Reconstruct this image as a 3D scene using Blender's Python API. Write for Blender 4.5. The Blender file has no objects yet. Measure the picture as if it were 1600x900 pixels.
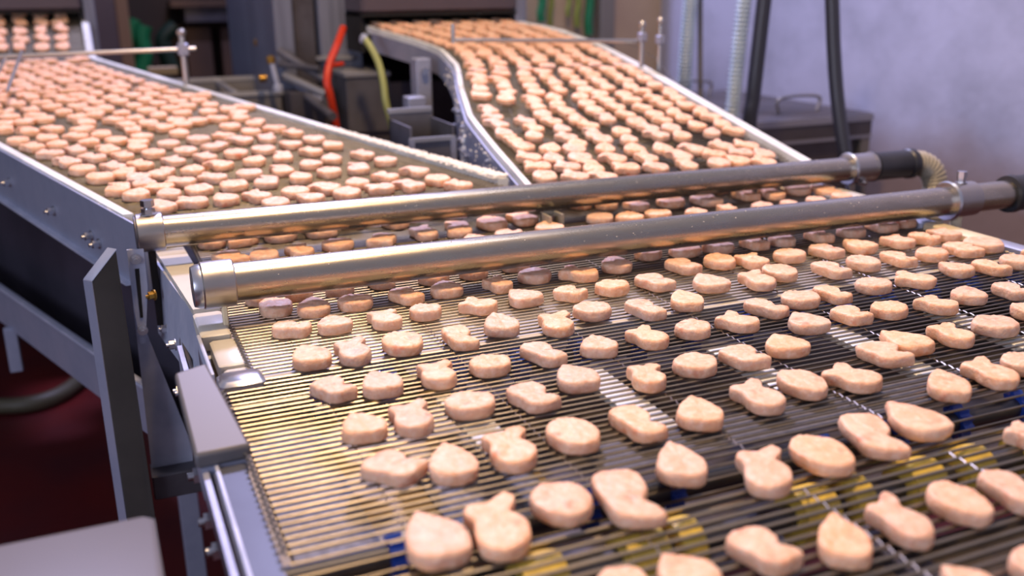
EXPOSURE = 0.16
KEY, COOL, SIDE, WALLP, AMB, WREAR = 52, 140, 46, 13, .43, 1.5
import bpy, math, random
from mathutils import Vector, Matrix, noise
SC = bpy.context.scene
COL = SC.collection
PI = math.pi
random.seed(7)

# ------------------------------------------------------------------ camera
FPX = 1534.744
RM = ((0.91834586, -0.39565602, -0.0098588), (-0.12700528, -0.27101294, -0.95416018), (0.37484736, 0.87750117, -0.29913401))
ZB = 0.95                      # top of the lower wire belt
CAM = Vector((0, 0, ZB + 0.3916))
def ray(x, y):
    d = (x - 800, y - 450, FPX)
    return Vector([sum(RM[i][j] * d[i] for i in range(3)) for j in range(3)])
def at_z(x, y, z):
    d = ray(x, y); return CAM + d * ((z - CAM.z) / d.z)
def at_y(x, y, Y):
    d = ray(x, y); return CAM + d * ((Y - CAM.y) / d.y)
def at_x(x, y, X):
    d = ray(x, y); return CAM + d * ((X - CAM.x) / d.x)
def at_d(x, y, D):
    return CAM + ray(x, y) * (D / FPX)
cam_data = bpy.data.cameras.new('camera'); cam = bpy.data.objects.new('camera', cam_data); COL.objects.link(cam)
M = Matrix(((RM[0][0], -RM[1][0], -RM[2][0]), (RM[0][1], -RM[1][1], -RM[2][1]), (RM[0][2], -RM[1][2], -RM[2][2]))).to_4x4()
M.translation = CAM
cam.matrix_world = M
cam_data.sensor_width = 36; cam_data.lens = 36 * FPX / 1600
cam_data.clip_start = 0.02; cam_data.clip_end = 60
cam_data.dof.use_dof = True; cam_data.dof.focus_distance = 1.19; cam_data.dof.aperture_fstop = 3.3
SC.camera = cam
SC.view_settings.view_transform = 'Standard'; SC.view_settings.look = 'None'
SC.view_settings.gamma = 1; SC.view_settings.use_curve_mapping = False; SC.view_settings.exposure = EXPOSURE
SC.cycles.use_denoising = True
SC.cycles.max_bounces = 8
SC.cycles.sample_clamp_indirect = 4.0

# ------------------------------------------------------------------ materials
def lin(c):
    return tuple((v / 255 / 12.92) if v / 255 <= .04045 else ((v / 255 + .055) / 1.055) ** 2.4 for v in c)
def base_mat(name):
    m = bpy.data.materials.new(name); m.use_nodes = True
    nt = m.node_tree; b = nt.nodes['Principled BSDF']
    return m, nt, b
def mix(nt, f, a, b):
    n = nt.nodes.new('ShaderNodeMix'); n.data_type = 'RGBA'
    if f is not None: nt.links.new(f, n.inputs[0])
    for s, i in ((a, 6), (b, 7)):
        if isinstance(s, tuple): n.inputs[i].default_value = (*s[:3], 1)
        else: nt.links.new(s, n.inputs[i])
    return n.outputs[2]
def ramp(nt, f, p0, p1, v0=0, v1=1):
    n = nt.nodes.new('ShaderNodeMapRange'); n.inputs[1].default_value = p0; n.inputs[2].default_value = p1
    n.inputs[3].default_value = v0; n.inputs[4].default_value = v1; nt.links.new(f, n.inputs[0]); return n.outputs[0]
def nz(nt, scale, detail=4, rough=.55, coord='Object', stretch=(1, 1, 1), extra=None):
    tc = nt.nodes.new('ShaderNodeTexCoord'); mp = nt.nodes.new('ShaderNodeMapping'); mp.inputs['Scale'].default_value = stretch
    nt.links.new(tc.outputs[coord], mp.inputs[0])
    if extra is not None: nt.links.new(extra, mp.inputs['Location'])
    n = nt.nodes.new('ShaderNodeTexNoise'); n.inputs['Scale'].default_value = scale; n.inputs['Detail'].default_value = detail
    n.inputs['Roughness'].default_value = rough; nt.links.new(mp.outputs[0], n.inputs['Vector']); return n.outputs['Fac']
def bump(nt, b, h, s, d=.001):
    n = nt.nodes.new('ShaderNodeBump'); n.inputs['Strength'].default_value = s; n.inputs['Distance'].default_value = d
    nt.links.new(h, n.inputs['Height']); nt.links.new(n.outputs[0], b.inputs['Normal'])
def mat(name, c, rough=.5, metal=0., c2=None, scale=20, bmp=0, bs=60, r2=None, stretch=(1, 1, 1), coat=0, lo=.35, hi=.65, spec=.5):
    m, nt, b = base_mat(name)
    b.inputs['Base Color'].default_value = (*c, 1); b.inputs['Roughness'].default_value = rough; b.inputs['Metallic'].default_value = metal
    b.inputs['Specular IOR Level'].default_value = spec
    f = ramp(nt, nz(nt, scale, stretch=stretch), lo, hi)
    if c2: nt.links.new(mix(nt, f, c, c2), b.inputs['Base Color'])
    if r2 is not None: nt.links.new(ramp(nt, f, 0, 1, rough, r2), b.inputs['Roughness'])
    if bmp: bump(nt, b, nz(nt, bs, stretch=stretch), bmp)
    if coat: b.inputs['Coat Weight'].default_value = coat; b.inputs['Coat Roughness'].default_value = .15
    return m
MT = {}
MT['pipe'] = mat('pipe_steel', (.50, .445, .36), .25, 1, (.43, .38, .31), 25, .05, 300, .32, (1, 4, 4))
MT['collar'] = mat('collar_steel', (.47, .43, .38), .30, 1, (.45, .42, .40), 30, .08, 200, .4)
MT['wire'] = mat('wire_steel', (.34, .30, .25), .38, 1, (.24, .21, .175), 30, 0, 60, .4)
MT['wire_far'] = mat('dull_wire_steel', (.22, .20, .16), .55, .8, (.17, .15, .12), 30)
MT['wire_dark'] = mat('worn_wire_steel', (.40, .34, .26), .38, 1, (.30, .27, .22), 30, 0, 60, .45)
MT['plate'] = mat('galvanised_plate', (.38, .40, .50), .45, .45, (.29, .31, .40), 9, .3, 120, .6)
MT['plate_light'] = mat('scuffed_light_plate', (.50, .52, .62), .45, .2, (.36, .39, .49), 14, .3, 90, .6)
MT['steel_dark'] = mat('dark_steel', (.16, .15, .16), .45, .8, (.10, .09, .10), 12, .2, 80, .6)
MT['dull_plate'] = mat('dull_speckled_plate', (.15, .135, .12), .6, .2, (.10, .09, .08), 90)
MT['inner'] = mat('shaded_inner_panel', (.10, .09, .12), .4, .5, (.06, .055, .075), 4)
MT['frame_top'] = mat('blue_grey_frame', (.085, .095, .13), .5, .3, (.065, .07, .10), 12)
MT['leg'] = mat('brown_grey_bar', (.05, .042, .036), .75, .1, (.035, .03, .026), 8, .2, 60, .85, spec=.25)
MT['leg_edge'] = mat('bar_edge_steel', (.45, .45, .52), .4, .8)
MT['tray'] = mat('catch_tray_steel', (.16, .135, .12), .35, .7, (.08, .07, .065), 14, .5, 45, .5)
MT['tray_gold_lit'] = mat('gold_lit_tray', (.30, .22, .11), .45, .7, (.17, .13, .085), 16, .5, 60, .5)  # gold tint stands for the warm lamp's reflection in the tray
MT['belt_bed'] = mat('wet_belt_bed', (.20, .185, .13), .85, 0, (.15, .135, .10), 12, spec=.15)
MT['bed'] = mat('bed_plastic', (.64, .60, .50), .42, 0, (.54, .50, .41), 8, .1, 40)
MT['guide'] = mat('guide_plastic', (.84, .85, .80), .45, 0, (.62, .62, .56), 10, .15, 60)
MT['cream'] = mat('cream_plastic', (.78, .66, .42), .45, 0, (.68, .56, .36), 15)
MT['blue'] = mat('blue_plastic', (.015, .05, .32), .3, 0, (.02, .08, .42), 20, coat=.3)
MT['yellow'] = mat('yellow_sprocket', (.80, .58, .08), .42, 0, (.60, .42, .07), 60, .3, 80)
MT['shaft'] = mat('shaft_steel', (.10, .10, .11), .4, .8)
MT['bolt'] = mat('bolt_steel', (.60, .60, .62), .28, 1)
MT['rubber'] = mat('black_rubber', (.018, .018, .02), .42, 0, (.028, .028, .03), 20, spec=.5)
MT['hose_dark'] = mat('dark_hose', (.03, .032, .045), .35, 0)
MT['hose_tan'] = mat('tan_hose', (.40, .35, .25), .45, 0, (.33, .29, .21), 20)
MT['hose_pale'] = mat('pale_hose', (.42, .52, .60), .4, 0, (.34, .43, .52), 20)
MT['hose_grey'] = mat('grey_brown_pipe', (.22, .20, .17), .45, .3)
MT['red'] = mat('red_hose_rubber', (.62, .04, .01), .4)
MT['lime'] = mat('yellow_green_hose', (.34, .36, .12), .4)
MT['green'] = mat('green_hose', (.01, .16, .06), .45)
MT['lime_dark'] = mat('olive_cord', (.20, .24, .04), .5)
MT['cover'] = mat('grey_cover', (.135, .127, .130), .5, .1, (.115, .11, .115), 3)
MT['oven'] = mat('oven_panel', (.115, .09, .10), .45, .4, (.09, .07, .08), 2)
MT['oven_trim'] = mat('oven_side_steel', (.24, .255, .32), .45, .4, (.17, .18, .23), 6, stretch=(12, 1, .6))
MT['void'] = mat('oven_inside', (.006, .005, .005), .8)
MT['machine'] = mat('machine_panel', (.22, .215, .24), .45, .6, (.12, .115, .125), 6)
MT['trough'] = mat('pale_trough_steel', (.30, .29, .28), .45, .4, (.22, .21, .21), 5)
MT['trough_rim'] = mat('bright_rim', (.58, .57, .55), .4, .5)
MT['machine_rim'] = mat('machine_rim', (.45, .45, .46), .4, .7)
MT['tank'] = mat('tank_steel', (.13, .115, .115), .45, .6, (.09, .075, .07), 5)
MT['tank_rim'] = mat('tank_rim_steel', (.34, .33, .35), .4, .6)
MT['brass'] = mat('brass_valve', (.42, .24, .05), .35, .8)
MT['brown'] = mat('brown_board', (.12, .065, .035), .6, 0, (.08, .045, .03), 3)
MT['rod'] = mat('guide_rod_steel', (.52, .50, .46), .3, .9)
MT['crumb'] = mat('crumb', (.92, .88, .80), .7, 0, (.86, .78, .64), 300)
MT['floor_hose'] = mat('muddy_hose', (.10, .085, .05), .5, 0, (.08, .07, .04), 10)
MT['brass_dull'] = mat('dull_brass', (.40, .33, .18), .4, .7)
MT['cream_dull'] = mat('tan_wood', (.26, .20, .12), .5)
MT['brown_tan'] = mat('tan_board', (.17, .10, .055), .6)
MT['green_dark'] = mat('blackish_green_hose', (.004, .02, .012), .45)
MT['ice'] = mat('frost_crust', (.20, .20, .22), .5, 0, (.10, .09, .09), 120, .8, 180)

def wall_mat():
    m, nt, b = base_mat('painted_wall')
    tc = nt.nodes.new('ShaderNodeTexCoord'); sp = nt.nodes.new('ShaderNodeSeparateXYZ'); nt.links.new(tc.outputs['Object'], sp.inputs[0])
    blot = ramp(nt, nz(nt, 3.5, 5, .6), .42, .68)
    c = mix(nt, blot, WALL_A, WALL_B)
    n2 = nz(nt, 2.2, 4, .6)
    h = nt.nodes.new('ShaderNodeMath'); h.operation = 'MULTIPLY_ADD'; h.inputs[1].default_value = .30; nt.links.new(n2, h.inputs[0]); nt.links.new(sp.outputs['Z'], h.inputs[2])
    st = ramp(nt, h.outputs[0], .86, 1.06, 1, 0)
    c = mix(nt, st, c, (.21, .15, .12))          # grime splashed up from the floor
    nt.links.new(c, b.inputs['Base Color']); b.inputs['Roughness'].default_value = .55
    bump(nt, b, nz(nt, 14, 6), .25, .01)
    return m
WALL_A = (.42, .43, .54); WALL_B = (.31, .32, .40)
MT['wall'] = wall_mat()
MT['wall_beige'] = mat('beige_wall', (.52, .40, .27), .6, 0, (.42, .31, .22), 2)
MT['wall_dark'] = mat('dark_brown_wall', (.022, .014, .011), .7, 0, (.045, .024, .014), 1.6)
MT['floor'] = mat('wet_red_floor', (.12, .010, .009), .4, 0, (.06, .007, .011), 1.6, .3, 8, .55)

def meat_mat():
    m, nt, b = base_mat('raw_chicken_mince')
    oi = nt.nodes.new('ShaderNodeObjectInfo')
    ml = nt.nodes.new('ShaderNodeVectorMath'); ml.operation = 'SCALE'; ml.inputs[3].default_value = 9
    nt.links.new(oi.outputs['Location'], ml.inputs[0]); ex = ml.outputs[0]
    f1 = ramp(nt, nz(nt, 34, 4, .6, extra=ex), .35, .72)
    f2 = ramp(nt, nz(nt, 55, 3, .5, extra=ex), .60, .78)
    f3 = ramp(nt, nz(nt, 150, 3, .6, extra=ex), .45, .8)
    c = mix(nt, f1, (.78, .44, .26), (.86, .54, .36))
    c = mix(nt, f3, c, (.92, .67, .49))
    c = mix(nt, f2, c, (.70, .24, .13))
    hs = nt.nodes.new('ShaderNodeHueSaturation')
    nt.links.new(ramp(nt, oi.outputs['Random'], 0, 1, .9, 1.06), hs.inputs['Value'])
    nt.links.new(ramp(nt, oi.outputs['Random'], 0, 1, .94, 1.10), hs.inputs['Saturation'])
    nt.links.new(c, hs.inputs['Color']); nt.links.new(hs.outputs[0], b.inputs['Base Color'])
    b.inputs['Roughness'].default_value = .5
    b.inputs['Specular IOR Level'].default_value = .35
    b.inputs['Subsurface Weight'].default_value = .25
    b.inputs['Subsurface Radius'].default_value = (.010, .004, .0025); b.inputs['Subsurface Scale'].default_value = .6
    bump(nt, b, nz(nt, 120, 4, .6, extra=ex), .85, .0022)
    return m
MT['meat'] = meat_mat()

# ------------------------------------------------------------------ mesh helpers
class MB:
    def __init__(s): s.v = []; s.f = []; s.sm = []
    def add(s, vs, fs, smooth=False):
        o = len(s.v); s.v += [tuple(p) for p in vs]
        for f in fs: s.f.append(tuple(i + o for i in f)); s.sm.append(smooth)
        return s
    def box(s, x0, x1, y0, y1, z0, z1, bv=0.):
        if bv <= 0 or min(x1 - x0, y1 - y0, z1 - z0) < 2.2 * bv:
            return s.add([(x, y, z) for z in (z0, z1) for y in (y0, y1) for x in (x0, x1)],
                         [(0, 2, 3, 1), (4, 5, 7, 6), (0, 1, 5, 4), (2, 6, 7, 3), (0, 4, 6, 2), (1, 3, 7, 5)])
        # chamfered box: octagonal section in XY, chamfered ends
        def ring(z, b, ins):
            a0, a1, b0, b1 = x0 + ins, x1 - ins, y0 + ins, y1 - ins
            return [(a0 + b, b0, z), (a1 - b, b0, z), (a1, b0 + b, z), (a1, b1 - b, z), (a1 - b, b1, z), (a0 + b, b1, z), (a0, b1 - b, z), (a0, b0 + b, z)]
        vs = ring(z0, bv, bv) + ring(z0 + bv, bv, 0) + ring(z1 - bv, bv, 0) + ring(z1, bv, bv)
        fs = [tuple(range(7, -1, -1)), tuple(range(24, 32))]
        for k in range(3):
            for i in range(8): j = (i + 1) % 8; fs.append((k * 8 + i, k * 8 + j, k * 8 + 8 + j, k * 8 + 8 + i))
        return s.add(vs, fs)
    def prism(s, pts, ext):           # polygon of 3-D points swept along ext
        n = len(pts); P = [Vector(p) for p in pts]; E = Vector(ext)
        fs = [tuple(range(n - 1, -1, -1)), tuple(range(n, 2 * n))] + [(i, (i + 1) % n, n + (i + 1) % n, n + i) for i in range(n)]
        return s.add(P + [p + E for p in P], fs)
    def tube(s, path, r, n=8, caps=True, smooth=True):
        P = [Vector(p) for p in path]; R = r if callable(r) else (lambda i: r)
        vs = []; up = None
        for i, p in enumerate(P):
            t = (P[min(i + 1, len(P) - 1)] - P[max(i - 1, 0)]).normalized()
            if up is None:
                a = Vector((0, 0, 1)) if abs(t.z) < .9 else Vector((1, 0, 0))
                up = (a - t * a.dot(t)).normalized()
            else: up = (up - t * up.dot(t)).normalized()
            w = t.cross(up); q = R(i)
            vs += [p + (up * math.cos(2 * PI * k / n) + w * math.sin(2 * PI * k / n)) * q for k in range(n)]
        fs = []
        for i in range(len(P) - 1):
            for k in range(n): j = (k + 1) % n; fs.append((i * n + k, i * n + j, (i + 1) * n + j, (i + 1) * n + k))
        s.add(vs, fs, smooth)
        if caps:
            o = len(s.v) - len(vs)
            s.f.append(tuple(o + k for k in range(n - 1, -1, -1))); s.sm.append(False)
            s.f.append(tuple(o + (len(P) - 1) * n + k for k in range(n))); s.sm.append(False)
        return s
    def cyl(s, a, b, r, n=24, r2=None):
        rr = [r, r if r2 is None else r2]
        return s.tube([a, b], lambda i: rr[i], n)
    def lathe(s, a, axis, prof, n=32):    # prof = [(distance along axis, radius)]
        a = Vector(a); ax = Vector(axis).normalized()
        q = Vector((0, 0, 1)) if abs(ax.z) < .9 else Vector((1, 0, 0))
        u = (q - ax * q.dot(ax)).normalized(); w = ax.cross(u); vs = []
        for d, r in prof: vs += [a + ax * d + (u * math.cos(2 * PI * k / n) + w * math.sin(2 * PI * k / n)) * max(r, 1e-5) for k in range(n)]
        fs = [(i * n + k, i * n + (k + 1) % n, (i + 1) * n + (k + 1) % n, (i + 1) * n + k) for i in range(len(prof) - 1) for k in range(n)]
        fs += [tuple(range(n - 1, -1, -1)), tuple((len(prof) - 1) * n + k for k in range(n))]
        return s.add(vs, fs, True)
    def build(s, name, m, parent=None, bevel=0, origin=None):
        me = bpy.data.meshes.new(name)
        off = Vector(origin) if origin is not None else Vector((0, 0, 0))
        if parent is not None: off = Vector(parent.get('_o', (0, 0, 0)))
        me.from_pydata([tuple(Vector(v) - off) for v in s.v], [], s.f)
        me.polygons.foreach_set('use_smooth', s.sm)
        me.materials.append(MT[m] if isinstance(m, str) else m)
        me.update(); me.set_sharp_from_angle(angle=.65)
        o = bpy.data.objects.new(name, me); COL.objects.link(o)
        if parent is not None: o.parent = parent; o['_o'] = tuple(off)
        elif origin is not None: o.location = off; o['_o'] = tuple(off)
        if bevel:
            bm = o.modifiers.new('bevel', 'BEVEL'); bm.width = bevel; bm.segments = 2; bm.limit_method = 'ANGLE'
        return o
def tag(o, label, cat, group=None, kind=None):
    o['label'] = label; o['category'] = cat
    if group: o['group'] = group
    if kind: o['kind'] = kind
    return o
def thing(name, label, cat, loc, group=None):
    o = bpy.data.objects.new(name, None); COL.objects.link(o); o.location = loc; o['_o'] = tuple(loc); o.empty_display_size = .05
    return tag(o, label, cat, group)
def structure(name, mb, m):
    o = mb.build(name, m); o['kind'] = 'structure'; return o
def smooth_path(pts, k=8):
    P = [Vector(p) for p in pts]; out = []
    for i in range(len(P) - 1):
        a, b, c, d = P[max(i - 1, 0)], P[i], P[i + 1], P[min(i + 2, len(P) - 1)]
        for j in range(k):
            t = j / k
            out.append(.5 * ((2 * b) + (c - a) * t + (2 * a - 5 * b + 4 * c - d) * t * t + (3 * b - a - 3 * c + d) * t ** 3))
    out.append(P[-1]); return out
def hose(name, pts, r, m, label=None, cat=None, ridge=0, pitch=.006, parent=None, group=None, n=14):
    P = smooth_path(pts, 10)
    if ridge:                                     # resample for corrugations
        L = [0]
        for a, b in zip(P, P[1:]): L.append(L[-1] + (b - a).length)
        N = int(L[-1] / (pitch / 4)); Q = []; k = 0
        for i in range(N + 1):
            d = L[-1] * i / N
            while k < len(L) - 2 and L[k + 1] < d: k += 1
            t = (d - L[k]) / max(L[k + 1] - L[k], 1e-9); Q.append(P[k].lerp(P[k + 1], t))
        mb = MB().tube(Q, lambda i: r + ridge * (.5 + .5 * math.cos(i * PI / 2)), n)
    else: mb = MB().tube(P, r, n)
    o = mb.build(name, m, parent)
    if label: tag(o, label, cat, group)
    return o
def bolt_mb(p, axis, r=.006, h=.006):
    a = Vector(axis).normalized(); p = Vector(p)
    mb = MB().tube([p, p + a * .0015], r * 1.35, 16).tube([p + a * .0015, p + a * (.0015 + h)], r, 6, smooth=False)
    mb.tube([p + a * (.0015 + h), p + a * (.0015 + h * 1.5)], r * .5, 10)
    return mb
def lerp_tab(tab, y):
    if y <= tab[0][0]: return tab[0][1] + (y - tab[0][0]) * (tab[1][1] - tab[0][1]) / (tab[1][0] - tab[0][0])
    for (a, b), (c, d) in zip(tab, tab[1:]):
        if y <= c: return b + (d - b) * (y - a) / (c - a)
    (a, b), (c, d) = tab[-2:]
    return d + (y - c) * (d - b) / (c - a)
# ------------------------------------------------------------------ setting
structure('floor', MB().box(-3.2, 2.6, -1.6, 5.3, -.1, 0), 'floor')
structure('wall_right', MB().box(2.4, 2.5, -1.6, 3.9, 0, 2.6), 'wall')
structure('wall_back_right', MB().box(1.62, 2.5, 3.9, 4.0, 0, 2.6), 'wall_beige')
structure('wall_back', MB().box(-3.2, 2.5, 5.2, 5.3, 0, 2.6), 'wall_dark')
structure('wall_left', MB().box(-3.3, -3.2, -1.6, 5.3, 0, 2.6), 'wall_dark')

# ------------------------------------------------------------------ belts
PITCH = .0105
def wires(mb, ys, x0, x1, zf, r, n=6, joints=(), ends=True):
    """one cross wire after another; at each joint column a short crimp hooks it to the next"""
    for k, y in enumerate(ys):
        a = x0(y) if callable(x0) else x0; b = x1(y) if callable(x1) else x1; z = zf(y)
        mb.tube([(a, y, z), (b, y, z)], r, n, smooth=True)
        if k + 1 < len(ys):
            y2 = ys[k + 1]; z2 = zf(y2)
            if ends:
                for e, sg in ((a, 1), (b, -1)):
                    mb.tube([(e, y, z), (e - sg * .0035, (y + y2) / 2, (z + z2) / 2 + .0008), (e + sg * .001, y2, z2 + .0006)], r, 5)
            for j in joints:
                xx = j(y) if callable(j) else j
                mb.tube([(xx - .0022, y - .0008, z + .0002), (xx - .0006, y + (y2 - y) * .35, z + .0007), (xx + .0016, y2 + .0006, z2 + .0002)], .0009, 5)
JOINTS = [.18, .338, .49, .645, .80, .955, 1.11]
def steps(a, b, p=PITCH): return [a + p * i for i in range(int((b - a) / p) + 1)]

lower = thing('wire_mesh_conveyor', 'wide wire mesh conveyor carrying raw nuggets beneath both crossing steel pipes', 'conveyor', (.65, 1.0, .9))
WZ = ZB - .0012
mb = MB(); wires(mb, steps(.632, .975), .092, 1.235, lambda y: WZ, .0014, 6, JOINTS)
# belt wraps down around its end shaft
for k in range(1, 9):
    a = k * .0105 / .021
    y = .632 - .021 * math.sin(a); z = WZ - .021 + .021 * math.cos(a)
    mb.tube([(.092, y, z), (1.235, y, z)], .00125, 6)
wires(mb, [y for y in steps(.985, 1.60)], .127, 1.225, lambda y: WZ, .0013, 6, JOINTS)
mb.build('wire_belt', 'wire', lower)
MB().box(.128, .66, .985, 1.13, ZB - .019, ZB - .007).box(.68, 1.222, .985, 1.13, ZB - .019, ZB - .007).build('bed_plate', 'bed', lower)
MB().box(.36, 1.22, .648, .704, ZB - .0065, ZB - .0045).build('cross_plate', 'dull_plate', lower)
for i, x in enumerate([.30, .455, .62, .775, .94, 1.10]):
    MB().box(x - .016, x + .016, .70, .862, ZB - .0125, ZB - .0045, .001).build('wear_strip', 'guide', lower)
def sprocket(x, y, z, m, parent, r=.017, w=.016, teeth=10):
    mb = MB(); prof = []
    n = teeth * 4; vs = []
    for s in (-1, 1):
        for k in range(n):
            q = r * (1.0 if k % 4 < 2 else .80); a = 2 * PI * k / n
            vs.append((x + s * w / 2, y + q * math.cos(a), z + q * math.sin(a)))
    fs = [tuple(range(n)), tuple(range(2 * n - 1, n - 1, -1))] + [(k, n + k, n + (k + 1) % n, (k + 1) % n) for k in range(n)]
    mb.add(vs, fs)
    mb.lathe((x - w * .8, y, z), (1, 0, 0), [(0, r * .55), (w * 1.6, r * .55)], 16)
    return mb.build('sprocket', m, parent)
sh1 = MB().cyl((.08, .955, ZB - .026), (1.24, .955, ZB - .026), .009).build('drive_shaft', 'shaft', lower)
for i in range(15): sprocket(.186 + .0765 * i, .955, ZB - .026, 'blue', sh1, .020, .014)
sh2 = MB().cyl((.08, .632, ZB - .022), (1.26, .632, ZB - .022), .010).build('end_shaft', 'shaft', lower)
for i in range(14): sprocket(.172 + .081 * i, .632, ZB - .022, 'blue', sh2, .0165, .012)
# catch tray and inner walls
tr = MB().box(.075, 1.245, .63, 1.60, ZB - .115, ZB - .110)
tr.box(.075, .079, .63, 1.60, ZB - .11, ZB - .05).box(1.241, 1.245, .63, 1.6, ZB - .11, ZB - .05).box(.075, 1.245, 1.6, 1.604, ZB - .11, ZB - .04)
tr.build('catch_tray', 'tray', lower)
MB().box(.095, .345, .66, .975, ZB - .050, ZB - .046).build('gold_glow_plate', 'tray_gold_lit', lower)  # added plate; golden reflection under the wires put into its colour
MB().box(.105, .175, .67, .95, ZB - .0445, ZB - .042).box(.235, .335, .67, .80, ZB - .0445, ZB - .042).build('frost_patch', 'ice', lower)
MB().box(.128, .30, 1.0, 1.50, ZB - .040, ZB - .036).build('gold_glow_plate', 'tray_gold_lit', lower)  # second added plate, its golden glow also in the colour
MB().prism([(.066, 1.545, ZB - .001), (.084, 1.34, ZB - .001), (.102, 1.16, ZB - .004), (.094, 1.10, ZB - .03), (.080, 1.12, ZB - .05), (.076, 1.20, ZB - .064), (.066, 1.46, ZB - .112), (.063, 1.52, ZB - .12)], (-.005, -.001, 0)).build('side_plate', 'plate_light', lower)
s2 = MB().prism([(.066, 1.12, ZB - .004), (.066, .98, ZB - .012), (.066, .30, ZB - .012), (.066, .30, ZB - .085), (.066, .93, ZB - .085), (.066, 1.12, ZB - .06)], (-.005, 0, 0))
MB().box(.066, .088, .30, .93, ZB - .014, ZB - .009).build('top_flange', 'frame_top', lower)
MB().box(.0625, .0655, .30, .93, ZB - .012, ZB - .006).build('flange_edge', 'plate_light', lower)
s2.box(.061, .066, .9, .93, ZB - .03, ZB - .014).box(.052, .057, .30, .93, ZB - .034, ZB - .010)
s2.build('side_frame', 'plate', lower)
for p in ((.068, 1.43, ZB - .085), (.068, 1.27, ZB - .055), (.060, 1.06, ZB - .035), (.060, 1.02, ZB - .022)):
    bolt_mb(p, (-1, 0, 0), .006, .007).build('bolt', 'bolt', lower)
for p in ((.060, .88, ZB - .05), (.060, .80, ZB - .055), (.060, .74, ZB - .05), (.060, .66, ZB - .06), (.060, .60, ZB - .045), (.060, .53, ZB - .06)):
    bolt_mb(p, (-1, 0, 0), .008, .010).build('bolt', 'bolt', lower)
for k, (y0, y1, x0, x1, z) in enumerate([(1.12, 1.21, .088, .122, .003), (1.03, 1.115, .096, .125, -.002), (1.0, 1.028, .10, .127, -.006)]):
    MB().box(x0, x1, y0, y1, ZB - .02 + z, ZB + z, .002).build('edge_block', 'bed', lower)
MB().box(.083, .087, .99, 1.12, ZB - .03, ZB + .006, .001).build('edge_rail', 'plate_light', lower)
MB().box(.088, .134, .955, .992, ZB - .008, ZB + .006, .004).build('edge_cap', 'bolt', lower)
MB().prism([(.068, 1.545, ZB - .004), (.110, 1.545, ZB - .004), (.122, 1.22, ZB - .004), (.090, 1.22, ZB - .004)], (0, 0, .009)).build('edge_block', 'bed', lower)
MB().box(.056, .066, 1.462, 1.472, ZB - .09, ZB + .035, .001).build('clamp_post', 'leg', lower)
bolt_mb((.056, 1.440, ZB - .035), (-1, -.4, 0), .006, .008).build('bolt', 'brass', lower)
MB().box(1.236, 1.262, .30, 1.62, ZB - .09, ZB + .006, .002).build('side_frame', 'plate', lower)
for (x0, x1, y0, y1, m) in ((1.262, 1.292, 1.44, 1.53, 'plate_light'), (1.262, 1.292, 1.26, 1.438, 'bed'), (1.222, 1.25, 1.165, 1.30, 'plate_light'), (1.222, 1.25, 1.03, 1.163, 'cream')):
    MB().box(x0, x1, y0, y1, ZB - .012, ZB + .010, .003).build('edge_block', m, lower)
# little spacer bracket where the two infeed guides meet
MB().box(.668, .672, 1.405, 1.44, ZB + .001, ZB + .024).box(.690, .694, 1.405, 1.44, ZB + .001, ZB + .026).box(.668, .694, 1.437, 1.44, ZB + .001, ZB + .026).build('spacer_bracket', 'hose_tan', lower)
MB().cyl((.681, 1.42, ZB + .0015), (.681, 1.42, ZB + .022), .0045, 12).build('spacer_pin', 'steel_dark', lower)
# supporting leg, gusset and cross beam on the near side
lg = [(-.022, 1.42, .951), (.013, 1.41, .994), (.0175, 1.395, .60), (.020, 1.39, .0), (-.020, 1.40, .0), (-.020, 1.41, .6)]
MB().prism(lg, (-.011, .014, 0)).build('leg', 'leg', lower, bevel=.001)
MB().prism([(-.0225, 1.4195, .9512), (.0135, 1.4095, .9944), (.0025, 1.4235, .9944), (-.0335, 1.4335, .9512)], (0, 0, .0012)).build('lit_leg_top', 'plate_light', lower)  # pale sheet over the cut top; its lit look is put into the colour
MB().prism([(-.0225, 1.4198, .951), (-.0335, 1.4338, .951), (-.0315, 1.4138, .0), (-.0205, 1.3998, .0)], (-.0008, -.0006, 0)).build('leg_edge', 'plate', lower)
MB().prism([(.026, 1.45, .90), (.036, 1.45, .87), (.085, 1.45, .66), (.082, 1.45, .64), (.022, 1.45, .64)], (0, .006, 0)).build('gusset', 'plate_light', lower)
MB().box(.02, 1.2, 1.42, 1.47, .60, .64, .002).build('cross_beam', 'steel_dark', lower)
MB().box(.095, 1.22, 1.45, 1.5, .64, ZB - .12).build('inner_panel', 'leg', lower)
for x in (.075, 1.22): MB().box(x, x + .04, 2.0 if x < 1 else 1.42, 2.04 if x < 1 else 1.46, 0, .60 if x > 1 else .75, .002).build('leg', 'plate', lower)
# slotted upright on the near side of the frame
su = MB().prism([(.027, 1.434, .986), (.049, 1.434, .986), (.048, 1.434, .93), (.036, 1.434, .846), (.029, 1.434, .846), (.026, 1.434, .90)], (0, .005, 0)).build('slotted_upright', 'plate_light', lower)
MB().prism([(.034, 1.4335, .958), (.040, 1.4335, .958), (.037, 1.4335, .885), (.033, 1.4335, .885)], (0, .0008, 0)).build('slot', 'void', su)
for z in (.972, .866): bolt_mb((.034 if z < .9 else .037, 1.4335, z), (0, -1, 0), .0055, .006).build('bolt', 'bolt', lower)

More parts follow.
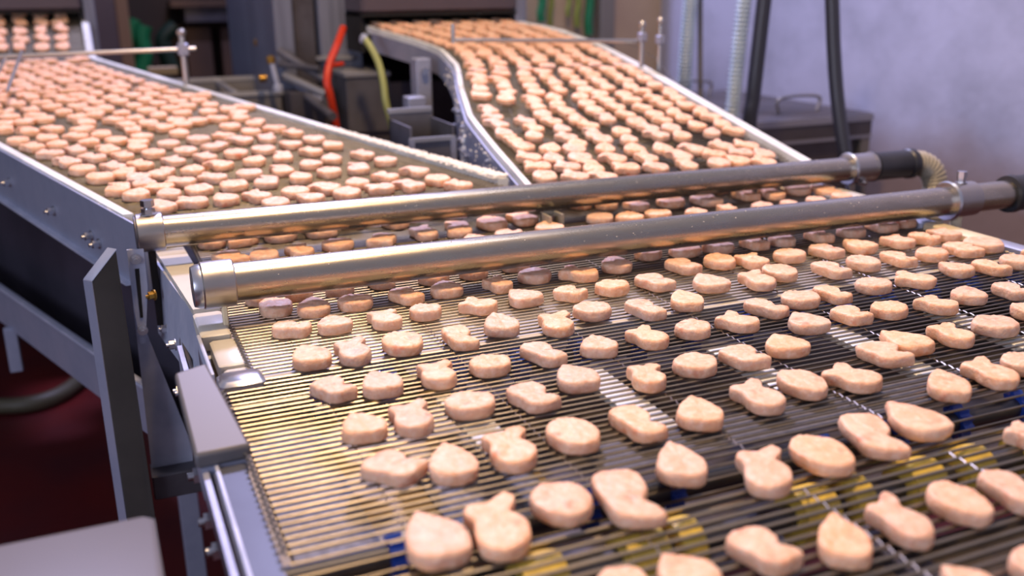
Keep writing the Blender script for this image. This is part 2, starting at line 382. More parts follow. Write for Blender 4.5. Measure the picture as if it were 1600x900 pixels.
# second belt under the nearest nuggets
near = thing('outfeed_wire_conveyor', 'wire conveyor with yellow sprockets at its nose, nearest the camera', 'conveyor', (.65, .4, .9))
ZN = ZB - .0016; mb = MB()
wires(mb, steps(.12, .560, .0115), .094, 1.24, lambda y: ZN, .0018, 6, JOINTS)
for k in range(1, 10):
    a = k * .0115 / .026
    mb.tube([(.094, .5635 + .026 * math.sin(a), ZN - .026 + .026 * math.cos(a)), (1.24, .5635 + .026 * math.sin(a), ZN - .026 + .026 * math.cos(a))], .0018, 6)
mb.build('wire_belt', 'wire_dark', near)
sh3 = MB().cyl((.07, .562, ZB - .028), (1.26, .562, ZB - .028), .010).build('nose_shaft', 'shaft', near)
for x in (.094, .176, .258, .342, .38, .501, .545, .616, .673, .755, .838, .92, 1.0, 1.085, 1.165):
    mb = MB(); n = 36; w = .034 if x not in (.38, .545) else .02
    prof = [(-w / 2, .016), (-w / 2, .0225), (-w / 4, .0238), (w / 4, .0238), (w / 2, .0225), (w / 2, .016)]
    mb.lathe((x, .560, ZB - .028), (1, 0, 0), prof, 32)
    mb.build('sprocket', 'yellow', sh3)
MB().box(.09, 1.24, .10, .54, ZB - .075, ZB - .07).build('catch_tray', 'tray', near)
for x in (.55, 1.15): MB().box(x, x + .04, .2, .24, 0, ZB - .075).build('leg', 'plate', near)
for x in (.16, .33, .50, .67, .84): MB().box(x - .012, x + .012, .12, .50, ZB - .016, ZB - .0065).build('wear_strip', 'steel_dark', near)

# ---- left infeed conveyor
HL = .351
def xl(y): return .030 - HL * (min(y, 3.36) - 1.62)
def xr(y): return xl(y) + .607
ZL = [(1.5, .995), (3.34, .995 + .0675 * 1.84), (3.42, 1.134), (3.75, 1.262), (4.2, 1.35)]
def zl(y): return lerp_tab(ZL, y)
left = thing('infeed_conveyor', 'slanting wire infeed conveyor with white edge strips, coming from the top left oven', 'conveyor', (.0, 2.2, .95))
mb = MB(); wires(mb, steps(1.545, 3.9), lambda y: xl(y) + .002, lambda y: xr(y) - .002, lambda y: zl(y) - .0012, .00105, 4,
                 [lambda y, k=k: xl(y) + .09 + .15 * k for k in range(4)], False)
for k in range(1, 6):
    a = k * .0105 / .02
    mb.tube([(xl(1.545), 1.545 - .02 * math.sin(a), .9965 - .02 + .02 * math.cos(a)), (xr(1.545), 1.545 - .02 * math.sin(a), .9965 - .02 + .02 * math.cos(a))], .00105, 5)
mb.build('wire_belt', 'wire_far', left)
def strip(mb, xf, ys, w, h0, h1, zf):     # a bar that follows a belt edge
    vs = []
    for y in ys:
        x = xf(y); z = zf(y); vs += [(x, y, z + h0), (x + w, y, z + h0), (x + w, y, z + h1), (x, y, z + h1)]
    n = len(ys); fs = [(3, 2, 1, 0), tuple((n - 1) * 4 + k for k in range(4))]
    for i in range(n - 1):
        for k in range(4): j = (k + 1) % 4; fs.append((i * 4 + k, i * 4 + j, i * 4 + 4 + j, i * 4 + 4 + k))
    return mb.add(vs, fs)
ysl = [1.575, 2.0, 2.5, 3.0, 3.34, 3.42, 3.75, 4.0]
strip(MB(), lambda y: xl(y) - .015, ysl, .015, -.012, .007, zl).build('guide_strip', 'guide', left)
strip(MB(), lambda y: xr(y) - .004, ysl, .020, -.012, .008, zl).build('guide_strip', 'guide', left)
strip(MB(), lambda y: xl(y) - .0195, [1.50] + ysl[1:], .004, -.098, .004, zl).build('side_rail', 'plate', left)
strip(MB(), lambda y: xl(y) - .030, [1.56] + ysl[1:5], .014, -.100, -.096, zl).build('rail_lip', 'plate_light', left)
strip(MB(), lambda y: xr(y) + .015, ysl, .004, -.11, .003, zl).build('side_rail', 'plate', left)
strip(MB(), lambda y: xl(y) + .0, [1.6, 2.2, 2.8, 3.34, 3.6, 3.9], .6, -.022, -.016, zl).build('bed_plate', 'belt_bed', left)
for y, dz in ((2.08, -.052), (1.86, -.055), (1.70, -.058), (1.672, -.064)):
    bolt_mb((xl(y) - .020, y, zl(y) + dz), (-1, -.35, 0), .0065, .010).build('bolt', 'bolt', left)
# drip tray slung below the belt, with its stub foot
flat = lambda y: .735
strip(MB(), lambda y: xl(y) - .02, [1.55, 2.0, 2.6, 3.2], .004, -.095, 0, flat).build('drip_tray', 'plate', left)
strip(MB(), lambda y: xl(y) - .028, [1.55, 2.0, 2.6, 3.2], .008, -.006, 0, flat).build('tray_lip', 'plate_light', left)
strip(MB(), lambda y: xl(y) - .016, [1.55, 2.0, 2.6, 3.2], .60, -.095, -.090, flat).build('tray_floor', 'steel_dark', left)
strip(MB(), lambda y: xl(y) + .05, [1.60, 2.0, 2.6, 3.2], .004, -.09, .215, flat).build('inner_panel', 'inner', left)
MB().box(-.222, -.196, 2.23, 2.25, .545, .645, .002).build('foot', 'plate', left)
for (x, y) in ((.24, 3.2), (.24, 2.0)):
    MB().box(x, x + .04, y, y + .04, 0, .9, .002).build('leg', 'plate', left)
# crumbs heaped on the far edge strip
random.seed(3); mb = MB()
for i in range(2600):
    t = random.random() ** 1.8; y = 1.58 + .55 * t; rr = random.uniform(.0014, .0036) * (1.25 - .7 * t)
    x = xr(y) + random.uniform(-.008, .018); z = zl(y) + .008 + random.random() ** 2 * .006 * (1 - t)
    vs = [(x + rr * a, y + rr * b * 1.2, z + rr * c * .8) for a, b, c in ((1, 0, 0), (-1, .2, 0), (0, 1, .1), (.1, -1, 0), (0, 0, 1), (0, .1, -1))]
    mb.add(vs, [(0, 2, 4), (2, 1, 4), (1, 3, 4), (3, 0, 4), (2, 0, 5), (1, 2, 5), (3, 1, 5), (0, 3, 5)], True)
tag(mb.build('batter_crumbs', 'crumb'), 'pale crumbs heaped on the far white edge strip of the left infeed conveyor', 'crumbs', kind='stuff')
mb = MB()
for i in range(260):
    y = 1.58 + .10 * random.random(); rr = random.uniform(.0008, .0022)
    x = xl(y) - .014 + random.uniform(-.004, .006); z = zl(y) + .004 - random.random() * .012
    vs = [(x + rr * a, y + rr * b * 1.2, z + rr * c * .8) for a, b, c in ((1, 0, 0), (-1, .2, 0), (0, 1, .1), (.1, -1, 0), (0, 0, 1), (0, .1, -1))]
    mb.add(vs, [(0, 2, 4), (2, 1, 4), (1, 3, 4), (3, 0, 4), (2, 0, 5), (1, 2, 5), (3, 1, 5), (0, 3, 5)], True)
tag(mb.build('rail_crumbs', 'crumb'), 'small crumbs on the near rail corner beside the rear pipe clamp', 'crumbs', kind='stuff')

MT['brass_dull']=MT['cream']
# ---- right infeed conveyor
ZRt = [(1.5, .995), (1.877, 1.074), (2.119, 1.126), (2.352, 1.169), (2.503, 1.186), (2.67, 1.206), (3.2, 1.25)]
XLt = [(1.5, .686), (1.70, .700), (1.87, .717), (2.05, .765), (2.22, .820), (2.39, .838), (2.52, .82), (2.66, .78), (2.8, .755), (3.2, .75)]
XRt = [(1.5, 1.247), (2.6, 1.247), (2.75, 1.2), (3.2, 1.19)]
def zr(y): return lerp_tab(ZRt, y)
def rxl(y): return lerp_tab(XLt, y)
def rxr(y): return lerp_tab(XRt, y)
right = thing('infeed_conveyor', 'sloping wire infeed conveyor with curved steel side, coming from the top centre oven', 'conveyor', (.95, 2.2, .95))
mb = MB(); wires(mb, steps(1.545, 3.1), lambda y: rxl(y) + .002, lambda y: rxr(y) - .002, lambda y: zr(y) - .0012, .00105, 4,
                 [lambda y, k=k: rxl(y) + .09 + .15 * k for k in range(4)], False)
for k in range(1, 6):
    a = k * .0105 / .02
    mb.tube([(.688, 1.545 - .02 * math.sin(a), 1.003 - .02 + .02 * math.cos(a)), (1.245, 1.545 - .02 * math.sin(a), 1.003 - .02 + .02 * math.cos(a))], .00105, 5)
mb.build('wire_belt', 'wire_far', right)
ysr = [1.50] + [1.53 + .05 * i for i in range(25)]
strip(MB(), lambda y: rxl(y) - .011, ysr + [3.1], .011, -.012, .007, zr).build('guide_strip', 'guide', right)
strip(MB(), lambda y: rxr(y), ysr + [3.1], .024, -.012, .010, zr).build('guide_strip', 'guide', right)
def panel(mb, ys, xf, w, dep, zf):
    vs = []
    for y in ys: x = xf(y); z = zf(y); vs += [(x, y, z - dep(y)), (x + w, y, z - dep(y)), (x + w, y, z - .006), (x, y, z - .006)]
    n = len(ys); fs = [(3, 2, 1, 0), tuple((n - 1) * 4 + k for k in range(4))]
    for i in range(n - 1):
        for k in range(4): j = (k + 1) % 4; fs.append((i * 4 + k, i * 4 + j, i * 4 + 4 + j, i * 4 + 4 + k))
    return mb.add(vs, fs)
panel(MB(), ysr, lambda y: rxl(y) - .016, .004, lambda y: .15 if y < 2.0 else max(.055, .15 - (y - 2.0) * .32), zr).build('side_panel', 'plate', right)
panel(MB(), ysr, lambda y: rxr(y) + .025, .004, lambda y: .13, zr).build('side_panel', 'plate', right)
strip(MB(), lambda y: rxl(y) + .004, [1.6, 1.9, 2.2, 2.5, 2.8, 3.1], .42, -.022, -.016, zr).build('bed_plate', 'belt_bed', right)
random.seed(11)
for i in range(14):
    y = random.uniform(1.62, 2.15); z = zr(y) - random.uniform(.02, .11)
    bolt_mb((rxl(y) - .0165, y, z), (-1, -.1, 0), .005, .006).build('bolt', 'bolt', right)
mb = MB()
for i in range(260):
    if i < 90: y = random.gauss(1.93, .025); z = random.gauss(.985, .022)
    else: y = random.uniform(1.56, 2.3); z = zr(y) - .012 - random.random() ** 1.5 * (.14 if y < 2 else .05)
    rr = random.uniform(.0015, .0065 if i < 90 else .0038); x = rxl(y) - .0165
    vs = [(x + rr * a * .6, y + rr * b_, z + rr * c_) for a, b_, c_ in ((-1, 0, 0), (0, 1, 0), (0, .3, 1), (0, -1, .3), (0, -.4, -1), (0, .6, -.8), (.5, 0, 0))]
    mb.add(vs, [(0, 2, 1), (0, 3, 2), (0, 4, 3), (0, 5, 4), (0, 1, 5)], True)
o = mb.build('batter_splashes', 'crumb', right); o['kind'] = 'stuff'; o['label'] = 'white batter splashes'
for (x, y, z1) in ((.70, 2.25, 1.08), (1.25, 2.0, 1.0), (1.25, 2.7, 1.1), (.72, 1.75, .90)):
    MB().box(x, x + .045, y, y + .045, 0, z1, .003).build('leg', 'plate', right)

# ---- crossing pipes with their clamps and hoses
def pipe(Y, zL, zR, x0, x1, r, label, ext):
    t = thing('steel_pipe', label, 'pipe', (.6, Y, .99))
    z = lambda x: zL + (zR - zL) * (x - .1) / 1.2
    pr = []
    n = 48
    for i in range(n + 1):
        x = x0 + (x1 - x0) * i / n
        pr.append(((x, Y, z(x)), r))
    MB().tube([p for p, _ in pr], lambda i: r, 40).build('tube', 'pipe', t)
    return t, z
def collar(t, z, Y, xa, xb, r, bolt_top=True):
    return MB().lathe((xa, Y, z(xa)), (1, 0, 0), [(0, r * .9), (0, r + .0035), (.0015, r + .005), (xb - xa - .0015, r + .005), (xb - xa, r + .0035), (xb - xa, r * .9)], 40).build('collar', 'collar', t)
p1, z1 = pipe(1.455, 1.003, .991, .055, 1.42, .0225, 'rear of the two steel pipes crossing above the nugget belts', 0)
cA = collar(p1, z1, 1.455, .043, .080, .0225)
MB().cyl((.041, 1.455, z1(.04)), (.044, 1.455, z1(.04)), .0255).build('end_disc', 'steel_dark', p1)
b = bolt_mb((.062, 1.455, z1(.06) + .026), (0, 0, 1), .0095, .007); b.tube([(.062, 1.455, z1(.06) + .030), (.062, 1.455, z1(.06) + .040)], .005, 12); b.tube([(.062, 1.455, z1(.06) + .038), (.062, 1.455, z1(.06) + .047)], .0095, 6, smooth=False); b.build('clamp_bolt', 'bolt', cA)
collar(p1, z1, 1.455, 1.325, 1.375, .0225)
MB().lathe((1.318, 1.455, z1(1.3)), (1, 0, 0), [(0, .022), (0, .0295), (.004, .0315), (.008, .0295), (.008, .022)], 40).build('clamp_ring', 'bolt', p1)
MB().lathe((1.372, 1.455, z1(1.3)), (1, 0, 0), [(0, .022), (0, .028), (.003, .029), (.006, .028), (.006, .022)], 40).build('clamp_ring', 'collar', p1)
MB().box(1.322, 1.336, 1.445, 1.46, z1(1.3) - .045, z1(1.3) - .020, .001).build('clamp_foot', 'collar', p1)
bolt_mb((1.345, 1.44, z1(1.3) - .022), (0, -1, -.3), .007, .008).build('clamp_bolt', 'bolt', p1)
rb = MB().lathe((1.380, 1.455, z1(1.38)), (1, 0, -.01), [(0, .023), (.001, .0285), (.004, .0285), (.006, .027), (.085, .027), (.088, .0295), (.100, .0295), (.104, .027), (.104, .018)], 40)
rb.build('rubber_coupling', 'rubber', p1)
hose('corrugated_hose', [(1.478, 1.455, .99), (1.505, 1.452, .987), (1.527, 1.445, .970), (1.533, 1.438, .94), (1.530, 1.43, .90), (1.52, 1.43, .80), (1.52, 1.44, .025)], .0225, 'hose_tan',
     'tan corrugated hose bending down from the black coupling of the rear pipe', 'hose', .0022, .008, n=24)

p2, z2 = pipe(1.165, 1.000, .990, .118, 1.44, .0235, 'front of the two steel pipes crossing just above the wire mesh belt', 0)
collar(p2, z2, 1.165, .098, .136, .0235)
MB().lathe((.088, 1.165, z2(.1)), (1, 0, 0), [(0, .014), (0, .024), (.006, .0265), (.010, .0265), (.010, .01)], 40).build('end_disc', 'bolt', p2)
MB().box(.118, .124, 1.150, 1.163, ZB - .002, z2(.1) - .022, .001).build('clamp_foot', 'brass_dull', p2)
cB = collar(p2, z2, 1.165, 1.275, 1.325, .0235)
MB().lathe((1.268, 1.165, z2(1.27)), (1, 0, 0), [(0, .023), (0, .0305), (.004, .0325), (.008, .0305), (.008, .023)], 40).build('clamp_ring', 'bolt', p2)
b = bolt_mb((1.298, 1.165, z2(1.3) + .028), (0, 0, 1), .007, .008); b.tube([(1.298, 1.165, z2(1.3) + .037), (1.298, 1.165, z2(1.3) + .047)], .008, 6, smooth=False); b.build('clamp_bolt', 'bolt', cB)
MB().cyl((1.297, 1.165, z2(1.3) - .062), (1.297, 1.165, z2(1.3) - .022), .0095).build('clamp_stud', 'cream', cB)
MB().lathe((1.405, 1.165, z2(1.4)), (1, 0, 0), [(0, .024), (.001, .031), (.012, .032), (.016, .030), (.10, .030), (.10, .02)], 40).build('rubber_coupling', 'rubber', p2)
hose('black_hose', [(1.495, 1.165, .989), (1.56, 1.165, .985), (1.66, 1.17, .96), (1.74, 1.18, .88), (1.77, 1.19, .7), (1.77, 1.2, .03)], .027, 'rubber', 'black rubber hose leading off the right end of the front pipe', 'hose', n=20)

random.seed(5)
for t, z, Y, r, xa, xb in ((p1, z1, 1.455, .0225, .10, 1.30), (p2, z2, 1.165, .0235, .15, 1.26)):
    mb = MB()
    for i in range(110):
        x = random.uniform(xa, xb); a = random.uniform(-.3, 1.25); rr = random.uniform(.0003, .0009)
        c = Vector((x, Y - (r + .0002) * math.sin(a), z(x) + (r + .0002) * math.cos(a)))
        mb.add([c + Vector(v) * rr for v in ((1.3, 0, 0), (-1, .3, 0), (0, 1, 0), (0, -1, 0), (0, 0, 1), (0, 0, -1))], [(0, 2, 4), (2, 1, 4), (1, 3, 4), (3, 0, 4), (2, 0, 5), (1, 2, 5), (3, 1, 5), (0, 3, 5)], True)
    o = mb.build('splash_specks', 'crumb', t); o['kind'] = 'stuff'; o['label'] = 'tiny pale specks'

# ---- grey bracket and grey box close to the camera
g = [at_z(272, 582, .992), at_z(322, 566, .992), at_z(392, 694, .957), at_z(304, 712, .957)]
MB().prism(g, (0, 0, -.014)).build('edge_guard', 'cover', lower, bevel=.003)
MB().prism([g[0] + Vector((.004, 0, -.014)), g[1] + Vector((-.003, 0, -.014)), g[2] + Vector((-.004, 0, -.014)), g[3] + Vector((.004, 0, -.014))], (0, 0, -.03)).build('guard_foot', 'plate', lower)
cv = thing('drive_cover', 'blurred plain grey box in the bottom left corner beside the belt', 'box', (-.1, .55, .97))
ZC = .955; c0 = at_z(240, 800, ZC)
MB().box(c0.x - .42, c0.x, c0.y - .40, c0.y, ZC - .12, ZC, .004).build('cover_top', 'cover', cv)
MB().cyl((c0.x, .598, .925), (.062, .598, .925), .0075).build('drive_shaft', 'steel_dark', cv)
MB().lathe((c0.x - .001, .598, .925), (1, 0, 0), [(0, .016), (.008, .016), (.008, .008)], 20).build('shaft_collar', 'rubber', cv)
MB().box(c0.x - .30, c0.x - .02, .30, .60, 0, ZC - .12).build('pedestal', 'steel_dark', cv)

# ---- ovens
def oven(label, x0, x1, y0, zb, ztop, depth, legs, legz):
    t = thing('oven', label, 'oven', ((x0 + x1) / 2, y0, 0))
    MB().box(x0, x1, y0, y0 + depth, zb, ztop, .008).build('hood', 'oven', t)
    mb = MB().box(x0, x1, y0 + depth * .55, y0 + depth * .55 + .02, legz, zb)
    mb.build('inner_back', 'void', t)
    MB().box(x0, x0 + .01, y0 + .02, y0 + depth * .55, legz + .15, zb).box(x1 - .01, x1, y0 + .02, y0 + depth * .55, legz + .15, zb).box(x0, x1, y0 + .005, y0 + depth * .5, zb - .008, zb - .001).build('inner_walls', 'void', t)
    for (a, b) in legs: MB().box(a, b, y0 + .01, y0 + depth, 0, ztop - .01, .004).build('side_column', 'oven_trim', t)
    return t
o1 = oven('dark steel oven hood at top centre with the right infeed belt running out of it', .735, 1.205, 2.76, 1.256, 2.1, 1.2, ((1.205, 1.24),), 1.0)
for (a, b, c, d, m) in ((430, 463, 0, 0, 'oven_trim'), (463, 500, 0, 0, 'steel_dark'), (500, 568, 0, 0, 'oven_trim')):
    A = at_y(a, 60, 2.95).x; B = at_y(b, 60, 2.95).x
    MB().box(A, B - .004, 2.95 + (.03 if m == 'steel_dark' else 0), 3.9, 0, 2.1, .004).build('side_column', m, o1)
MB().box(at_y(495, 90, 2.93).x, at_y(552, 90, 2.93).x, 2.925, 2.95, at_y(500, 95, 2.93).z, at_y(500, 88, 2.93).z, .002).build('ledge', 'machine_rim', o1)
o2 = oven('dark steel oven hood in the top left corner with nuggets emerging beneath it', -1.0, .028, 3.62, 1.262, 2.1, 1.2, ((.032, .068),), 1.0)

# ---- guide rods on posts over both infeed belts
def post_clamp(t, x, y, z0, zt, zr_, r=.008):
    po = MB().cyl((x, y, z0), (x, y, zt), r, 14).build('post', 'rod', t)
    MB().box(x - r * 1.6, x + r * 1.6, y - r * 2, y + r * 1.5, zr_ - r * 1.9, zr_ + r * 1.9, .002).build('clamp', 'plate', t)
    k = r / .008
    MB().lathe((x, y, zt), (0, 0, 1), [(0, .006 * k), (.003, .011 * k), (.012, .012 * k), (.018, .006 * k)], 14).build('knob', 'rod', po)
Yr = 2.75
a = at_y(-40, 90, Yr); b = at_y(306, 76, Yr)
gr = thing('guide_rod', 'thin horizontal steel rod above the left infeed belt, clamped to an upright post', 'rod', (b.x, Yr, b.z))
MB().cyl(a, b, .0052, 12).build('rod', 'rod', gr)
p = at_y(286, 77, Yr); post_clamp(gr, p.x, Yr, at_y(288, 150, Yr).z - .1, at_y(285, 56, Yr).z, p.z)
for (u0, v0, u1, v1) in ((34, 80, 11, 143), (8, 92, -16, 140)):
    q0 = at_y(u0, v0, 2.74); q1 = at_y(u1, v1, 2.45)
    MB().cyl(q0, (q1.x, 2.45, max(q1.z, zl(2.45) + .006)), .0038, 10).build('finger', 'rod', gr)
Yq = 2.12
a = at_y(708, 63, Yq); b = at_y(1002, 64, Yq)
g2 = thing('guide_rod', 'thin horizontal steel rod above the right infeed belt, held by two small clamps', 'rod', (b.x, Yq, b.z))
MB().cyl(a, b, .0045, 12).build('rod', 'rod', g2)
MB().cyl((a.x, Yq, a.z - .006), (a.x, Yq, a.z + .035), .0045, 10).build('rod_tip', 'rod', g2)
for (u, v, v0, k) in ((1003, 58, 118, 0), (1031, 62, 125, 1)):
    q = at_y(u, v, Yq); q0 = at_y(u + 6, v0, Yq)
    post_clamp(g2, q.x, Yq, .9, q.z + (.02 if k == 0 else .035), q.z, .0055)

# ---- machinery between the two infeed belts
def bx(name, m, label, cat, px, Y, dep, parts=()):
    x0, yt, x1, yb = px
    A = at_y(x0, yt, Y); B = at_y(x1, yb, Y)
    t = thing(name, label, cat, ((A.x + B.x) / 2, Y, B.z))
    MB().box(A.x, B.x, Y, Y + dep, B.z, A.z, .003).build('body', m, t)
    return t, A, B
t, A, B = bx('machine_cabinet', 'machine', 'grey metal cabinet with a bright top edge, behind the yellow-green hose', 'cabinet', (540, 122, 612, 205), 2.75, .3)
MB().box(A.x - .004, B.x + .004, 2.744, 3.05, A.z, A.z + .014, .002).build('top_rim', 'machine_rim', t)
MB().box(A.x, B.x, 2.76, 3.04, 0, B.z).build('base', 'steel_dark', t)
t, A, B = bx('upright_column', 'plate', 'blue-grey steel column beside the curved side of the right infeed conveyor', 'column', (650, 92, 678, 215), 2.35, .05)
MB().box(A.x + .004, B.x - .004, 2.354, 2.396, 0, B.z).build('lower_column', 'steel_dark', t)
MB().lathe((A.x + .02, 2.345, A.z - .03), (0, -1, 0), [(0, .009), (.008, .009), (.008, .004)], 16).build('bolt', 'bolt', t)
# open box
A = at_y(640, 192, 1.95); B = at_y(726, 292, 1.95)
t = thing('open_steel_box', 'small open grey steel box with pale rims, in front of the curved conveyor side', 'box', (A.x, 1.95, B.z))
zt = A.z; zm = at_y(645, 218, 1.95).z; e = .004; x0, x1 = A.x, B.x - .02
MB().box(x0, x1, 1.95, 1.955, B.z - .05, zm).box(x0, x0 + e, 1.95, 2.10, B.z - .05, zt - .01).box(x1 - e, x1, 1.95, 2.10, B.z - .05, zt - .01).box(x0, x1, 2.095, 2.10, B.z - .05, zt + .005).build('walls', 'machine', t)
MB().box(x0 - .003, x1, 1.945, 1.951, zm - .006, zm + .003).build('rim', 'machine_rim', t)
MB().box(x0 - .003, x1, 2.093, 2.103, zt + .002, zt + .012).build('rim', 'machine_rim', t)
MB().box(x0 - .004, x0 + .008, 1.944, 1.95, B.z - .05, zm).build('corner_post', 'plate', t)
MB().box(x1 - .010, x1 + .002, 1.944, 1.95, B.z - .05, zm).build('corner_post', 'plate', t)
MB().box(x0 + .01, x1 - .01, 1.96, 2.09, 0, B.z - .04).build('pedestal', 'steel_dark', t)
# long trough behind the left belt
A = at_y(232, 124, 3.3); B = at_y(470, 185, 3.0)
t = thing('steel_trough', 'long low steel trough with pale rims behind the left infeed belt', 'trough', (A.x, 3.1, .8))
zt = at_y(300, 131, 3.3).z; zf = at_y(300, 152, 2.95).z
xa, xb = at_y(215, 150, 2.95).x, at_y(468, 152, 2.95).x
MB().box(xa, xb, 2.95, 2.956, zf - .10, zf).box(xa, xb, 3.40, 3.406, zf - .10, zt).box(xa, xa + .006, 2.95, 3.4, zf - .1, zf).box(xb - .006, xb, 2.95, 3.4, zf - .1, zf).box(xa, xb, 2.95, 3.4, zf - .1, zf - .095).build('trough_body', 'trough', t)
MB().box(xa, xb, 2.943, 2.957, zf - .004, zf + .008).box(xa, xb, 3.395, 3.41, zt - .004, zt + .008).box(xb - .012, xb + .004, 2.95, 3.4, zf - .002, zf + .008).box((xa + xb) / 2 + .04, (xa + xb) / 2 + .055, 2.95, 3.4, zf - .004, zf + .006).build('rim', 'trough_rim', t)
for x in (xa + .03, xb - .06): MB().box(x, x + .03, 3.0, 3.03, 0, zf - .1).build('leg', 'steel_dark', t)
q = at_y(468, 190, 2.8)
t, A, B = bx('dark_motor_housing', 'steel_dark', 'dark motor housing between the trough and the red hose', 'machine', (452, 145, 512, 225), 2.85, .25)
MB().box(A.x + .02, B.x - .02, 2.87, 3.08, 0, B.z).build('base', 'steel_dark', t)
MB().cyl(at_y(480, 150, 2.84), at_y(520, 182, 2.6), .012, 14).build('linkage', 'machine', t)
# linkage bars and small valve pipes
t = thing('pipe_manifold', 'cluster of slanting grey bars and valve fittings left of the red hose', 'pipes', at_y(450, 120, 2.9))
for (u0, v0, u1, v1, r, m) in ((436, 80, 508, 125, .012, 'machine'), (445, 118, 510, 148, .013, 'machine_rim'), (460, 130, 505, 158, .010, 'plate'), (437, 100, 500, 108, .009, 'machine')):
    MB().cyl(at_y(u0, v0, 2.92), at_y(u1, v1, 2.80), r, 12).build('bar', m, t)
MB().cyl(at_y(434, 135, 2.88), at_y(424, 96, 2.88), .008, 12).build('valve_stem', 'plate_light', t)
MB().lathe(at_y(425, 100, 2.88), (-.2, 0, 1), [(0, .006), (.004, .012), (.02, .012), (.024, .006)], 12).build('valve_cap', 'brass', t)
MB().lathe(at_y(434, 132, 2.88), (0, 0, -1), [(0, .008), (.004, .014), (.02, .014), (.024, .006)], 12).build('valve_foot', 'plate_light', t)
MB().cyl(at_y(402, 66, 3.3), at_y(437, 76, 3.2), .014, 14).build('handle', 'brass', t)
MB().cyl(at_y(405, 123, 2.9), at_y(416, 122, 2.9), .011, 12).build('union_nut', 'brass', t)
MB().box(at_y(405, 120, 2.96).x, at_y(520, 120, 2.96).x, 2.94, 2.99, .3, at_y(450, 172, 2.95).z, .003).build('bracket_base', 'steel_dark', t)
hose('red_hose', [at_y(u, v, Y) for u, v, Y in ((536, 44, 2.80), (526, 72, 2.72), (515, 100, 2.68), (511, 128, 2.66), (516, 150, 2.66), (524, 190, 2.68), (532, 240, 2.7))], .0105, 'red', 'bright red hose hanging down in front of the grey oven column', 'hose')
MB().cyl(at_y(512, 104, 2.67), at_y(535, 100, 2.72), .007, 12).build('hose_branch', 'red', bpy.data.objects['red_hose'])
hose('yellow_green_hose', [at_y(u, v, Y) for u, v, Y in ((568, 58, 2.62), (580, 75, 2.6), (592, 100, 2.58), (599, 130, 2.56), (603, 160, 2.55), (612, 195, 2.55), (622, 240, 2.57))], .0095, 'lime', 'translucent yellow-green hose curving down beside the grey cabinet', 'hose')
MB().lathe(at_y(563, 59, 2.62), (1, 0, -.3), [(0, .007), (.003, .013), (.014, .013), (.018, .009)], 14).build('fitting', 'plate_light', bpy.data.objects['yellow_green_hose'])

# things along the dark back wall
t, A, B = bx('wooden_rail', 'cream_dull', 'short tan rail beside the upright post of the left guide rod', 'rail', (231, 106, 279, 117), 3.5, .05)
MB().box(A.x + .02, A.x + .04, 3.51, 3.54, 0, B.z).build('post', 'steel_dark', t)
MB().box(B.x - .04, B.x - .02, 3.51, 3.54, 0, B.z).build('post', 'steel_dark', t)
t, A, B = bx('grey_control_box', 'steel_dark', 'dark grey box on the dark back wall, top left', 'box', (287, 11, 362, 34), 5.05, .14)
MB().box(A.x - .06, B.x + .12, 5.03, 5.19, A.z, A.z + .03).build('shelf', 'brown', t)
for i, (u0, u1, m, lb) in enumerate(((150, 186, 'oven', 'broad brown-grey pillar beside the left oven'), (186, 206, 'brown_tan', 'narrow tan upright post beside the brown-grey pillar'), (290, 330, 'brown', 'reddish brown board leaning on the dark back wall, left one'), (345, 400, 'brown', 'reddish brown board leaning on the dark back wall, right one'), (418, 432, 'brown_tan', 'thin brown upright strip beside the grey oven column'))):
    Y = 4.6 if i < 2 else 5.1
    A = at_y(u0, 60, Y); B = at_y(u1, 60, Y)
    zt = 2.1 if i in (0, 1, 4) else at_y(u0, 42, Y).z
    tag(MB().box(A.x, B.x, Y, Y + .08, 0, zt, .004).build(('pillar', 'post', 'board', 'board', 'post')[i], m), lb, ('pillar', 'post', 'board', 'board', 'post')[i])
for i, (pts, m, lb) in enumerate((
    (((212, 30), (205, 55), (214, 85), (222, 120)), 'green', 'dark green hose loop hanging at the left edge of the green bundle'),
    (((226, 40), (222, 60), (226, 90), (218, 125)), 'green', 'brighter green hose hanging in the middle of the green bundle'),
    (((275, 40), (255, 62), (262, 92), (270, 110)), 'green_dark', 'blackish green hose at the right of the green bundle'))):
    hose('hanging_hose', [at_y(u, v, 4.9 - .05 * i) for u, v in pts], .035 if i else .025, m, lb, 'hose', group='green hoses at the left back wall')
for i, (u, v1, r, m, lb) in enumerate((
    (846, 34, .018, 'green', 'bright green hose loop, leftmost of those hanging on the beige wall'),
    (860, 40, .012, 'lime_dark', 'thin olive cord beside the bright green loop on the beige wall'),
    (888, 26, .010, 'lime_dark', 'thin olive cord in the middle of the beige wall'),
    (902, 42, .014, 'lime_dark', 'longer olive cord left of the dark green strap on the beige wall'),
    (920, 55, .020, 'green', 'broad dark green strap hanging lowest on the beige wall'))):
    tag(MB().tube(smooth_path([at_y(u, -40, 3.84), at_y(u + 2, 0, 3.84), at_y(u - 1, v1 * .6, 3.84), at_y(u, v1, 3.84)], 6), r, 10).build('green_strap', m), lb, 'strap', 'straps hanging on the beige wall')
A = at_y(940, 60, 3.8); B = at_y(960, 60, 3.8)
tag(MB().box(A.x, B.x, 3.8, 3.88, 0, 2.1, .004).build('post', 'hose_grey'), 'dark grey-brown upright post on the beige wall behind the right belt', 'post')

